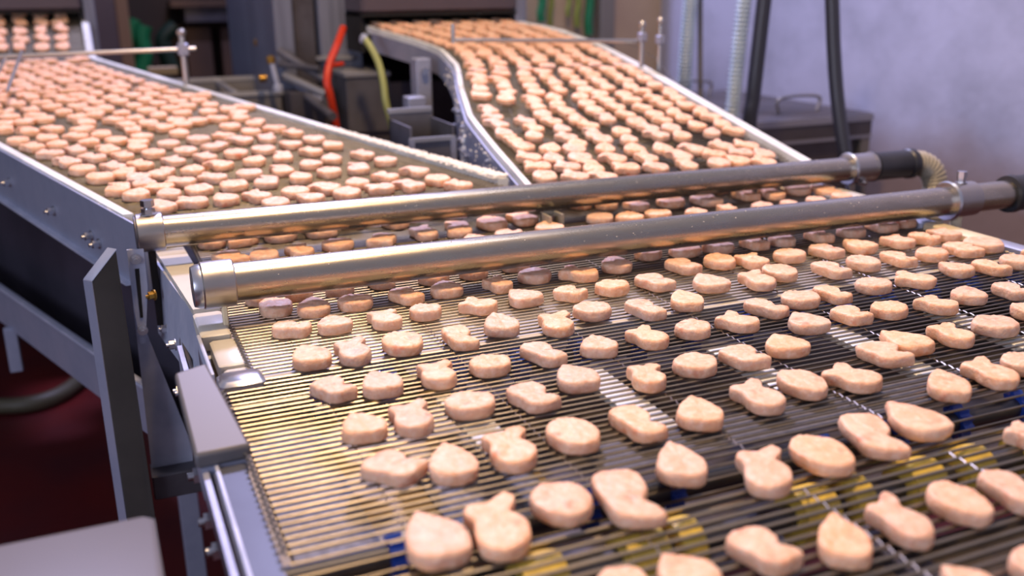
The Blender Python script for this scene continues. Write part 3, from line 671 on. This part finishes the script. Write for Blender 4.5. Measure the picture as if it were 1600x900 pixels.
# ---- right side: tank, vertical hoses
TX = [at_z(1085, 128, 1.0), at_z(1365, 176, 1.0)]
tk = thing('steel_tank', 'dark rectangular steel tank with pale rims standing by the lavender wall', 'tank', (2.0, 2.6, 0))
ya = 2.35; A = at_y(1100, 212, ya); B = at_y(1362, 178, ya)
xa, xb = at_y(1120, 190, ya).x, at_y(1364, 176, ya).x; zt = at_y(1364, 176, ya).z
MB().box(xa, xb, ya, ya + .75, zt - .02, zt, .003).build('lid', 'tank', tk)
MB().box(xa, xb, ya - .006, ya, zt - .022, zt - .002).build('rim', 'tank_rim', tk)
MB().box(xa, xb, ya - .004, ya + .01, zt - .075, zt - .066).build('rim', 'tank_rim', tk)
MB().box(xa, xb, ya, ya + .74, zt - .066, zt - .02).build('upper_body', 'tank', tk)
MB().box(xa + .03, xb - .04, ya + .02, ya + .70, .15, zt - .07).build('tank_body', 'tank', tk)
for x in (xa, xb - .035): MB().box(x, x + .035, ya, ya + .035, 0, zt - .07, .002).build('leg', 'hose_grey', tk)
def loop(u0, u1, v, Y, h, name='handle'):
    a, b = at_y(u0, v, Y), at_y(u1, v, Y)
    P = [(a.x, Y, zt), (a.x, Y, zt + h), (b.x, Y, zt + h), (b.x, Y, zt)]
    MB().tube(smooth_path(P, 6), .006, 10).build(name, 'tank_rim', tk)
loop(1218, 1276, 172, ya + .12, .045); loop(1052, 1108, 130, ya + .62, .05)
# hoses and pipes: run from above the tank to its lid or down behind the right conveyor
def vert(name, m, pts, r, label, ridge=0, pitch=.012, cat='hose'):
    P = [at_y(u, v, Y) for u, v, Y in pts]
    P = [P[0] + (P[0] - P[1]) * 3.0] + P + [Vector((P[-1].x + .02, P[-1].y, .45)), Vector((P[-1].x + .03, P[-1].y, .02))]
    return hose(name, P, r, m, label, cat, ridge, pitch)
vert('corrugated_hose', 'hose_pale', ((1079, 0, 2.7), (1074, 60, 2.72), (1070, 120, 2.74), (1070, 160, 2.76)), .021, 'pale blue corrugated hose hanging left of the other vertical hoses', .004, .012)
vert('vertical_pipe', 'hose_grey', ((1094, 0, 2.76), (1094, 60, 2.77), (1094, 125, 2.78), (1094, 160, 2.79)), .0085, 'thin grey-brown vertical pipe behind the leftmost pale corrugated hose', cat='pipe')
vert('corrugated_hose', 'hose_pale', ((1163, 0, 2.3), (1155, 70, 2.3), (1147, 150, 2.3), (1143, 210, 2.3)), .018, 'pale blue corrugated hose hanging just left of the slanting black pipe', .004, .012)
vert('black_pipe', 'hose_dark', ((1194, 0, 2.2), (1186, 70, 2.2), (1177, 150, 2.2), (1170, 215, 2.2)), .020, 'slanting black pipe right of the two pale corrugated hoses', cat='pipe')
vert('black_hose', 'hose_dark', ((1300, 0, 2.1), (1303, 80, 2.08), (1309, 160, 2.05), (1322, 250, 2.0), (1335, 300, 1.98)), .0185, 'black rubber hose hanging alone in front of the steel tank')
# floor hose
P = [at_z(u, v, .03) for u, v in ((-80, 630), (0, 634), (60, 628), (110, 606), (160, 560))]
hose('floor_hose', P, .026, 'floor_hose', 'olive-brown hose lying on the red floor beneath the left infeed conveyor', 'hose')
# ------------------------------------------------------------------ nuggets
BASE = {
'T': [(-.04, 1.18), (.2, .9), (.6, .5), (.84, .0), (.86, -.45), (.66, -.86), (.25, -1.0), (-.2, -.98), (-.64, -.84), (-.86, -.45), (-.8, .05), (-.58, .5), (-.3, .9)],
'B': [(math.cos(a) * .96 * (1 + .02 * math.sin(3 * a)), math.sin(a)) for a in [i * PI / 6 for i in range(12)]],
'N': [(-.66, 1.14), (-.2, 1.18), (.35, 1.08), (.70, .78), (.72, .2), (.80, -.4), (.74, -.9), (.35, -1.1), (-.25, -1.12), (-.74, -.95), (-.86, -.5), (-.76, -.05), (-.44, .32), (-.42, .62), (-.72, .92)],
'S': [(.15, 1.28), (.44, 1.14), (.44, .82), (.36, .46), (.68, .25), (.92, -.15), (.9, -.6), (.55, -.98), (.1, -1.05), (-.3, -.9), (-.54, -.45), (-.64, 0), (-.96, .38), (-.80, .68), (-.35, .80), (-.10, 1.1)]}
WORD = {'T': 'bell-shaped', 'B': 'round', 'N': 'bone-shaped', 'S': 'boot-shaped'}
def nugget_geo(t, seed, n=44):
    pts = BASE[t]; m = len(pts); P = []
    K = n / m
    for i in range(n):
        s = i * m / n; k = int(s); f = s - k
        a, b, c, d = (Vector((*pts[(k + q) % m], 0)) for q in (-1, 0, 1, 2))
        P.append(.5 * ((2 * b) + (c - a) * f + (2 * a - 5 * b + 4 * c - d) * f * f + (3 * b - a - 3 * c + d) * f ** 3))
    P = P[::-1] if False else P
    sgn = sum(P[i].x * P[(i + 1) % n].y - P[(i + 1) % n].x * P[i].y for i in range(n))
    if sgn < 0: P = P[::-1]
    sd = seed * 17.3
    H = .0138
    prof = [(.88, .0004), (.965, .0012), (1.0, .0034), (1.012, .0068), (1.0, .0104), (.975, .0122), (.925, .0133), (.80, H), (.60, H), (.35, H), (.15, H)]
    vs = []; u = .0228
    for li, (q, z) in enumerate(prof):
        for p in P:
            e = 1 + .075 * noise.noise(Vector((p.x * 1.6 + sd, p.y * 1.6, z * 60))) + (.035 * noise.noise(Vector((p.x * 6 + sd, p.y * 6, z * 300))) if .0010 < z < .0125 else 0)
            x, y = p.x * q * e, p.y * q * e
            zz = z
            if z > .009:
                k = (z - .009) / (H - .009)
                zz += k * (.0015 * noise.noise(Vector((x * 1.5 + sd, y * 1.5, 3))) + .0011 * noise.noise(Vector((x * 4.5 + sd, y * 4.5, 9))) + .0006 * noise.noise(Vector((x * 10, y * 10 + sd, 1))))
            vs.append((x * u, y * u, zz))
    fs = []
    L = len(prof)
    for l in range(L - 1):
        for i in range(n): j = (i + 1) % n; fs.append((l * n + i, l * n + j, (l + 1) * n + j, (l + 1) * n + i))
    vs.append((0, 0, vs[(L - 1) * n][2])); c = len(vs) - 1
    for i in range(n): fs.append(((L - 1) * n + i, (L - 1) * n + (i + 1) % n, c))
    fs.append(tuple(range(n - 1, -1, -1)))
    return vs, fs
MESH = {}
for t in BASE:
    for s in range(5):
        vs, fs = nugget_geo(t, s + ord(t))
        me = bpy.data.meshes.new('chicken_nugget'); me.from_pydata(vs, [], fs); me.polygons.foreach_set('use_smooth', [True] * len(fs))
        me.materials.append(MT['meat']); me.update(); MESH[t, s] = me
LOWRES = {(t, s): nugget_geo(t, s, 20) for t in BASE for s in range(3)}
ORD = ['zeroth', 'first', 'second', 'third', 'fourth', 'fifth', 'sixth', 'seventh', 'eighth', 'ninth', 'tenth', 'eleventh', 'twelfth', 'thirteenth', 'fourteenth', 'fifteenth', 'sixteenth', 'seventeenth', 'eighteenth', 'nineteenth', 'twentieth']
def put(t, v, loc, rot, sx, sy, slope=0., slx=0.):
    o = bpy.data.objects.new('chicken_nugget', MESH[t, v]); COL.objects.link(o)
    R = Matrix.Rotation(slope, 4, 'X') @ Matrix.Rotation(rot, 4, 'Z')
    o.location = loc; o.rotation_mode = 'QUATERNION'; o.rotation_quaternion = R.to_quaternion()
    o.scale = (sx, sy, 1)
    return o
NUGS = """M B 0.1527 1.5460 0 22.9 27.5
M T 0.1959 1.5333 133 24.1 26.5
M B 0.2577 1.5356 0 26.2 23.5
M N 0.1654 1.4345 -159 24.7 24.7
M T 0.2128 1.4303 -2 24.6 28.2
M S 0.2654 1.4283 -12 23.0 25.3
M B 0.3267 1.4418 0 25.4 21.6
M T 0.3199 1.5431 17 27.5 31.6
M N 0.3832 1.5718 -116 24.1 20.5
M S 0.3981 1.4386 126 27.4 24.7
M B 0.4510 1.5481 0 23.7 30.8
M S 0.4683 1.4541 -16 23.6 30.7
M B 0.5294 1.5804 0 24.9 21.1
M N 0.5287 1.4556 -13 24.7 32.1
M B 0.5931 1.4700 0 24.9 32.3
M T 0.5265 1.3751 2 25.2 21.4
M S 0.6516 1.4784 -22 27.6 31.7
M N 0.5863 1.3846 -116 22.0 18.7
M T 0.6627 1.3980 -14 27.3 26.0
M B 0.7913 1.5391 0 20.3 26.4
M T 0.8279 1.5137 3 21.9 25.1
M T 0.7713 1.4273 -21 26.3 26.3
M S 0.8734 1.4803 -9 21.5 24.7
M T 0.8169 1.4055 -28 27.4 23.3
M B 0.8710 1.4025 0 24.5 20.8
M B 0.9451 1.4814 0 25.8 27.1
M N 1.0094 1.4645 178 27.6 24.8
M T 0.9352 1.3856 -26 22.2 18.9
M S 0.9988 1.3851 -35 19.6 16.7
M N 1.1011 1.4728 175 21.6 26.0
M B 1.0884 1.5472 0 22.1 28.7
M B 1.0652 1.3739 0 20.9 17.8
M S 1.1496 1.4585 -31 25.3 32.9
M B 1.2155 1.4651 0 27.6 23.4
M N 1.2568 1.4390 160 27.6 27.6
M B 1.1795 1.3704 0 18.1 19.9
M T 1.1199 1.3720 -38 18.1 15.3
M B 1.2440 1.3781 0 18.1 19.9
M N 0.1979 1.3552 -159 18.1 15.3
M B 0.2448 1.3539 0 19.4 16.5
M B 0.6555 1.3213 0 20.0 17.0
M N 0.8262 1.3183 -116 19.5 19.5
M T 0.9095 1.2993 -34 20.9 17.8
N B 0.1718 1.2230 0 18.1 15.3
N B 0.1841 1.1769 0 21.3 26.6
N B 0.2222 1.2201 0 18.2 15.4
N T 0.2270 1.1578 -9 23.2 26.7
N N 0.2735 1.2166 -115 18.1 15.3
N B 0.2788 1.1533 0 23.4 19.9
N T 0.3316 1.2312 19 18.1 23.5
N N 0.3445 1.1527 -161 20.0 20.0
N B 0.4035 1.2153 0 22.1 18.8
N T 0.4009 1.1580 -10 24.6 22.2
N B 0.4615 1.2149 0 20.7 17.6
N S 0.4697 1.1475 -13 19.6 20.6
N N 0.5279 1.2214 -115 18.1 17.1
N B 0.5312 1.1637 0 24.3 20.6
N S 0.5881 1.1468 12 24.9 24.9
N T 0.6574 1.1662 -18 24.7 27.2
N B 0.7284 1.1964 0 21.3 18.1
N T 0.7843 1.1913 5 27.6 23.4
N S 0.8404 1.1821 3 22.8 19.4
N N 0.9033 1.1797 -179 19.1 20.0
N B 0.9527 1.1757 0 19.4 23.3
N N 1.0191 1.1722 177 18.6 21.3
N B 1.0844 1.1725 0 24.8 21.0
N T 1.1525 1.1806 20 24.2 24.2
N B 1.2027 1.1869 0 24.1 20.5
N N 0.1856 1.0879 -115 18.1 19.0
N T 0.2349 1.0834 1 23.6 20.1
N S 0.2938 1.0745 -27 24.5 20.8
N B 0.3474 1.0816 0 20.7 17.6
N S 0.4134 1.0748 18 23.7 20.1
N T 0.4779 1.0823 16 26.4 22.4
N N 0.5386 1.0726 -145 20.1 17.1
N B 0.6003 1.0721 0 23.8 20.2
N N 0.6623 1.0700 -170 23.0 23.0
N T 0.7255 1.0357 -6 27.6 27.6
N N 0.7376 1.1189 -173 21.5 22.5
N B 0.7981 1.1165 0 22.8 24.0
N S 0.8393 1.0981 -28 24.2 23.0
N B 0.9061 1.0990 0 24.9 21.2
N N 0.9695 1.0967 -170 21.1 21.1
N T 1.0327 1.0974 8 24.9 24.9
N S 1.1026 1.0929 -20 24.5 20.8
N N 1.1526 1.0917 -159 18.1 19.9
N S 1.1978 1.0953 -23 24.9 21.2
N S 0.7883 1.0188 -27 24.2 29.0
N B 0.8393 1.0358 0 23.0 26.4
N N 0.9104 1.0173 -179 20.3 24.3
N B 0.9745 1.0242 0 22.1 25.4
N N 1.0331 1.0203 177 18.5 23.2
N B 1.0946 1.0174 0 24.9 21.2
N N 1.1559 1.0194 172 26.5 22.5
N B 1.2052 1.0266 0 27.6 28.9
N S 1.2245 0.9498 -26 20.8 17.7
N T 0.1870 0.9906 3 24.4 25.6
N S 0.2321 0.9864 -22 23.4 28.1
N B 0.2895 0.9891 0 23.5 27.1
N N 0.3530 0.9799 178 19.1 24.8
N T 0.4117 1.0004 -10 23.6 28.3
N S 0.4717 0.9749 -37 25.2 27.7
N B 0.5326 0.9996 0 24.2 23.0
N N 0.5928 0.9779 -175 19.1 24.8
N T 0.6567 0.9861 -18 24.0 27.6
N S 0.6659 0.8906 -4 25.6 21.8
N N 0.7273 0.9195 -161 18.1 23.5
N B 0.7886 0.9295 0 25.8 21.9
N N 0.8369 0.9295 -176 18.1 21.7
N B 0.9111 0.9357 0 25.0 21.2
N S 0.9767 0.9313 11 24.0 24.0
N T 1.0649 0.9457 8 22.3 22.3
N N 1.1141 0.9330 -174 18.1 22.6
N B 1.1711 0.9385 0 22.7 22.7
N S 0.9221 0.8419 -16 24.7 21.0
N T 0.9886 0.8547 -38 24.5 23.3
N N 1.0518 0.8455 175 19.8 19.8
N B 1.0015 0.7760 0 18.1 22.6
N N 0.1880 0.8936 -158 20.4 20.4
N T 0.2354 0.8867 1 23.9 23.9
N S 0.2937 0.8861 -32 24.5 23.2
N B 0.3535 0.8875 0 23.1 19.6
N N 0.4169 0.8948 -167 19.3 24.1
N T 0.4815 0.8896 -16 23.8 21.5
N S 0.5442 0.8902 -14 23.5 23.5
N B 0.6066 0.8923 0 22.5 19.1
N T 0.7376 0.8559 -7 27.3 24.6
N N 0.8023 0.8560 -174 21.7 19.6
N B 0.8581 0.8519 0 23.5 20.0
N S 0.8558 0.7560 -31 23.8 25.0
N B 0.9258 0.7577 0 27.3 24.6
N T 0.1920 0.7969 4 23.7 22.5
N S 0.2377 0.7959 -27 24.5 26.9
N B 0.2985 0.8027 0 25.4 21.6
N N 0.3597 0.7949 -169 23.0 23.0
N T 0.4189 0.8193 -2 25.2 25.2
N S 0.4842 0.7914 -41 22.5 23.6
N B 0.5481 0.7990 0 25.1 21.3
N N 0.6059 0.7963 -174 24.4 22.0
N T 0.6679 0.8061 -10 27.6 23.4
N N 0.7467 0.7421 179 26.5 22.5
N T 0.7923 0.7589 7 27.4 27.4
N B 0.8577 0.6604 0 25.3 21.5
N N 0.1951 0.7111 -142 25.0 21.3
N T 0.2421 0.6982 -8 23.1 28.9
N S 0.2955 0.7018 -28 26.0 31.2
N B 0.3579 0.7042 0 23.1 28.9
N N 0.4210 0.7024 -177 20.5 26.6
N T 0.4835 0.6971 -23 24.5 26.9
N S 0.5555 0.7043 -21 24.8 28.5
N B 0.6150 0.7130 0 22.0 28.6
N S 0.6691 0.7029 -5 27.6 24.8
N T 0.7413 0.6512 -32 23.1 28.8
N S 0.8029 0.6561 -24 24.4 29.3
N T 0.1910 0.5940 1 27.2 31.3
N S 0.2382 0.5902 -25 27.2 35.4
N B 0.2967 0.6025 0 24.1 26.5
N N 0.3457 0.5897 170 25.3 32.9
N T 0.4132 0.6193 -20 23.5 29.4
N S 0.4688 0.5801 -42 25.2 32.8
N B 0.5311 0.5843 0 23.6 30.7
N N 0.5952 0.5960 162 24.3 31.6
N T 0.6528 0.6028 -4 27.6 31.7
N S 0.7154 0.5360 -9 19.0 19.0
N T 0.3298 0.4807 4 25.1 21.4
N B 0.2861 0.4894 0 18.1 15.3
N N 0.3966 0.4858 -168 21.6 21.6
N T 0.4558 0.4723 -30 21.3 27.8
N S 0.5110 0.4753 -20 21.6 28.1
N B 0.5725 0.4775 0 20.3 26.3
N N 0.6239 0.4750 169 18.3 23.8
N B 0.5558 0.3922 0 21.7 18.4
N T 0.4937 0.3955 6 18.1 18.1"""
LTAB = [float(v) for v in """0.257 1.554 0.567 1.558 0.314 1.565 0.378 1.574 0.437 1.583 0.489 1.586 0.086 1.600 0.236 1.605 0.135 1.606 0.547 1.606 0.186 1.607 0.300 1.610 0.351 1.618 0.410 1.632 0.466 1.653 0.106 1.668 0.528 1.675 0.154 1.676 0.059 1.683 0.212 1.685 0.269 1.691 0.327 1.702 0.094 1.711 0.383 1.721 0.032 1.727 0.439 1.731 0.131 1.738 0.185 1.748 0.071 1.750 0.249 1.754 0.307 1.762 0.500 1.766 0.363 1.788 0.065 1.794 0.108 1.809 0.007 1.814 0.161 1.814 0.411 1.818 0.473 1.829 0.047 1.835 0.208 1.837 0.276 1.849 0.329 1.863 -0.020 1.883 0.076 1.883 0.031 1.884 0.387 1.887 0.135 1.894 0.192 1.905 0.250 1.918 0.437 1.928 0.305 1.933 -0.044 1.951 0.362 1.960 0.051 1.965 -0.002 1.968 0.106 1.968 0.164 1.970 0.222 1.991 0.416 1.991 -0.074 2.025 0.028 2.029 0.079 2.029 0.275 2.033 0.328 2.033 0.140 2.042 -0.029 2.043 0.389 2.064 0.199 2.065 0.083 2.073 0.251 2.079 -0.104 2.097 0.046 2.105 0.307 2.106 -0.060 2.106 -0.002 2.109 0.360 2.121 0.096 2.125 0.170 2.139 -0.132 2.166 -0.027 2.167 0.277 2.170 -0.081 2.173 0.022 2.176 0.335 2.193 0.082 2.195 0.142 2.208 0.184 2.223 -0.012 2.240 0.218 2.253 -0.116 2.255 -0.071 2.261 0.310 2.261 0.261 2.264""".split()]
RTAB = [float(v) for v in """1.169 1.515 0.825 1.519 1.078 1.529 0.775 1.530 1.122 1.532 1.011 1.535 0.945 1.539 0.723 1.542 0.887 1.546 1.195 1.552 0.826 1.564 1.151 1.567 1.094 1.571 0.782 1.575 1.022 1.579 0.952 1.583 0.728 1.587 0.887 1.594 1.189 1.599 1.067 1.607 0.826 1.609 1.136 1.609 0.775 1.619 1.009 1.622 0.953 1.631 0.732 1.632 0.897 1.643 0.836 1.653 0.793 1.665 0.743 1.686""".split()]
random.seed(21)
items = []    # area, type, x, y, rot, sx, sy
for l in NUGS.split('\n'):
    a, t, x, y, r, sx, sy = l.split(); items.append(['M' if a == 'M' else 'N', t, float(x), float(y), math.radians(float(r)), float(sx) / 22.8, float(sy) / 22.8])
def rnd_item(area, x, y):
    t = random.choice('TBNS'); r = random.gauss(0, .35) + (random.choice((0, .5)) if t in 'NS' else 0)
    return [area, t, x, y, r, random.uniform(.97, 1.07), random.uniform(.97, 1.07)]
for i in range(0, len(LTAB), 2): items.append(rnd_item('L', LTAB[i], LTAB[i + 1]))
y = 2.215
old = [(q[2], q[3]) for q in items if q[0] == 'L']
while y < 3.34:                                   # further up the left belt
    for k in range(11):
        yy = y + .010 * k + random.gauss(0, .006); xx = xl(yy) + .050 + .0535 * k + random.gauss(0, .0045)
        if xx < xr(yy) - .026 and yy < 3.33 and random.random() > .03 and not any((xx - a) ** 2 + (yy - c) ** 2 < .046 ** 2 for a, c in old): items.append(rnd_item('L', xx, yy))
    y += .0665
y = 3.46
while y < 3.72:
    for k in range(9):
        items.append(rnd_item('L', xl(y) + .055 + .0605 * k + random.gauss(0, .003), y + random.gauss(0, .004)))
    y += .06
for i in range(0, len(RTAB), 2): items.append(rnd_item('R', RTAB[i], RTAB[i + 1]))
y = 1.675; row = 0
while y < 2.84:                                   # further up the right belt
    a, b = max(rxl(y), .70) + .036, rxr(y) - .034; n = 9 if b - a > .44 else (8 if b - a > .38 else 7)
    for k in range(n):
        xx = a + (b - a) * k / (n - 1) + random.gauss(0, .004); yy = y + random.gauss(0, .0035) + (.010 if k % 2 else 0)
        if yy < 1.72 and xx < .80: continue
        if random.random() > .03:
            it = rnd_item('R', xx, yy); it[5] *= .90; it[6] *= .95; it[4] *= .7; items.append(it)
    y += .0440
AREAS = {'N': ('%s raw nugget, %s from left, %s row below front pipe, %s half', 'nuggets on the lower wire belt in front of the front pipe'),
         'M': ('%s raw nugget between the pipes, %s from left in %s row back%s', 'nuggets between the two crossing pipes'),
         'L': ('%s raw nugget on left infeed belt, %s from left, %s row up%s', 'nuggets on the left infeed belt'),
         'R': ('%s raw nugget on right infeed belt, %s from left, %s row up%s', 'nuggets on the right infeed belt')}
# keep the 300 largest in view as things of their own
items.sort(key=lambda q: (Vector((q[2], q[3], ZB)) - CAM).length)
single, rest = items[:300], items[300:]
rowkey = {}
def bands(v, tol):
    v = sorted(v); out = [[v[0]]]
    for a in v[1:]:
        if a - sum(out[-1]) / len(out[-1]) > tol: out.append([a])
        else: out[-1].append(a)
    return [sum(b) / len(b) for b in out]
for area in 'NMLR':
    for half in ((0, 1) if area == 'N' else (0,)):
        S = [q for q in single if q[0] == area and (area != 'N' or (q[2] > .70) == bool(half))]
        if not S: continue
        key = (lambda q: -q[3]) if area == 'N' else (lambda q: q[3]) if area in 'MR' else (lambda q: q[3] - .17 * (q[2] - xl(q[3])))
        tol = {'N': .045, 'M': .03, 'L': .032, 'R': .022}[area]
        B = bands([key(q) for q in S], tol)
        rows = {}
        for q in S: rows.setdefault(min(range(len(B)), key=lambda i: abs(B[i] - key(q))), []).append(q)
        for ri, k in enumerate(sorted(rows)):
            for ci, q in enumerate(sorted(rows[k], key=lambda q: q[2])): rowkey[id(q)] = (ri + 1, ci + 1, half)
def surf(q):
    a, y = q[0], q[3]
    if a in 'NM': return ZB + .0001, 0.
    f = zl if a == 'L' else zr
    return f(y) + .0001, math.atan2(f(y + .02) - f(y - .02), .04)
cnt = 0
for q in single:
    a, t, x, y, r, sx, sy = q; z, sl = surf(q)
    o = put(t, random.randrange(5), (x, y, z), r, sx, sy, sl)
    ri, ci, half = rowkey[id(q)]
    fmt, grp = AREAS[a]
    fourth = ('left', 'right')[half] if a == 'N' else ''
    tag(o, fmt % (WORD[t], ORD[ci], ORD[min(ri, 20)], fourth), 'nugget', grp)
mb = MB()
for q in rest:
    a, t, x, y, r, sx, sy = q; z, sl = surf(q)
    vs, fs = LOWRES[t, random.randrange(3)]
    R = Matrix.Translation((x, y, z)) @ Matrix.Rotation(sl, 4, 'X') @ Matrix.Rotation(r, 4, 'Z') @ Matrix.Diagonal((sx, sy, 1, 1))
    mb.add([R @ Vector(v) for v in vs], fs, True)
o = mb.build('distant_nuggets', 'meat')
tag(o, 'hundreds of raw nuggets covering the far stretches of both infeed belts', 'nuggets', kind='stuff')
print('NUGS', len(items), {a: sum(q[0] == a for q in single) for a in 'NMLR'})

# ------------------------------------------------------------------ light
def area(name, loc, size, power, color, target=None, sy=None, shape='RECTANGLE'):
    l = bpy.data.lights.new(name, 'AREA'); l.energy = power; l.color = color; l.shape = shape; l.size = size
    if sy: l.size_y = sy
    o = bpy.data.objects.new(name, l); COL.objects.link(o); o.location = loc
    if target is not None: o.rotation_euler = (Vector(target) - Vector(loc)).to_track_quat('-Z', 'Y').to_euler()
    return o
area('warm_ceiling_lamp', (.50, 1.17, 3.2), .22, KEY, (1., .66, .35), (.50, 1.17, .95), .22)
area('cool_rear_lamp', (.9, 3.7, 3.7), .42, COOL, (.58, .57, 1.), (.5, 1.2, .95), .42)
area('side_window', (-2.5, -.6, 1.75), 1.5, SIDE, (.68, .74, 1.), (.1, 1.4, .8), 1.2)
area('warm_rear_lamp', (-1.5, 4.6, 2.8), 2.2, WREAR, (1., .62, .30), (.4, .8, .95), 1.3)
area('unseen_wall_fill', (1.2, 2.2, 3.2), 1.6, WALLP, (.84, .84, 1.), (2.4, 2.4, 1.4), .4)  # unseen fill light, added to brighten the right wall
W = bpy.data.worlds.new('room_light'); SC.world = W; W.use_nodes = True
bg = W.node_tree.nodes['Background']; bg.inputs[0].default_value = (.62, .62, .85, 1); bg.inputs[1].default_value = AMB

for o in bpy.data.objects:
    if '_o' in o: del o['_o']
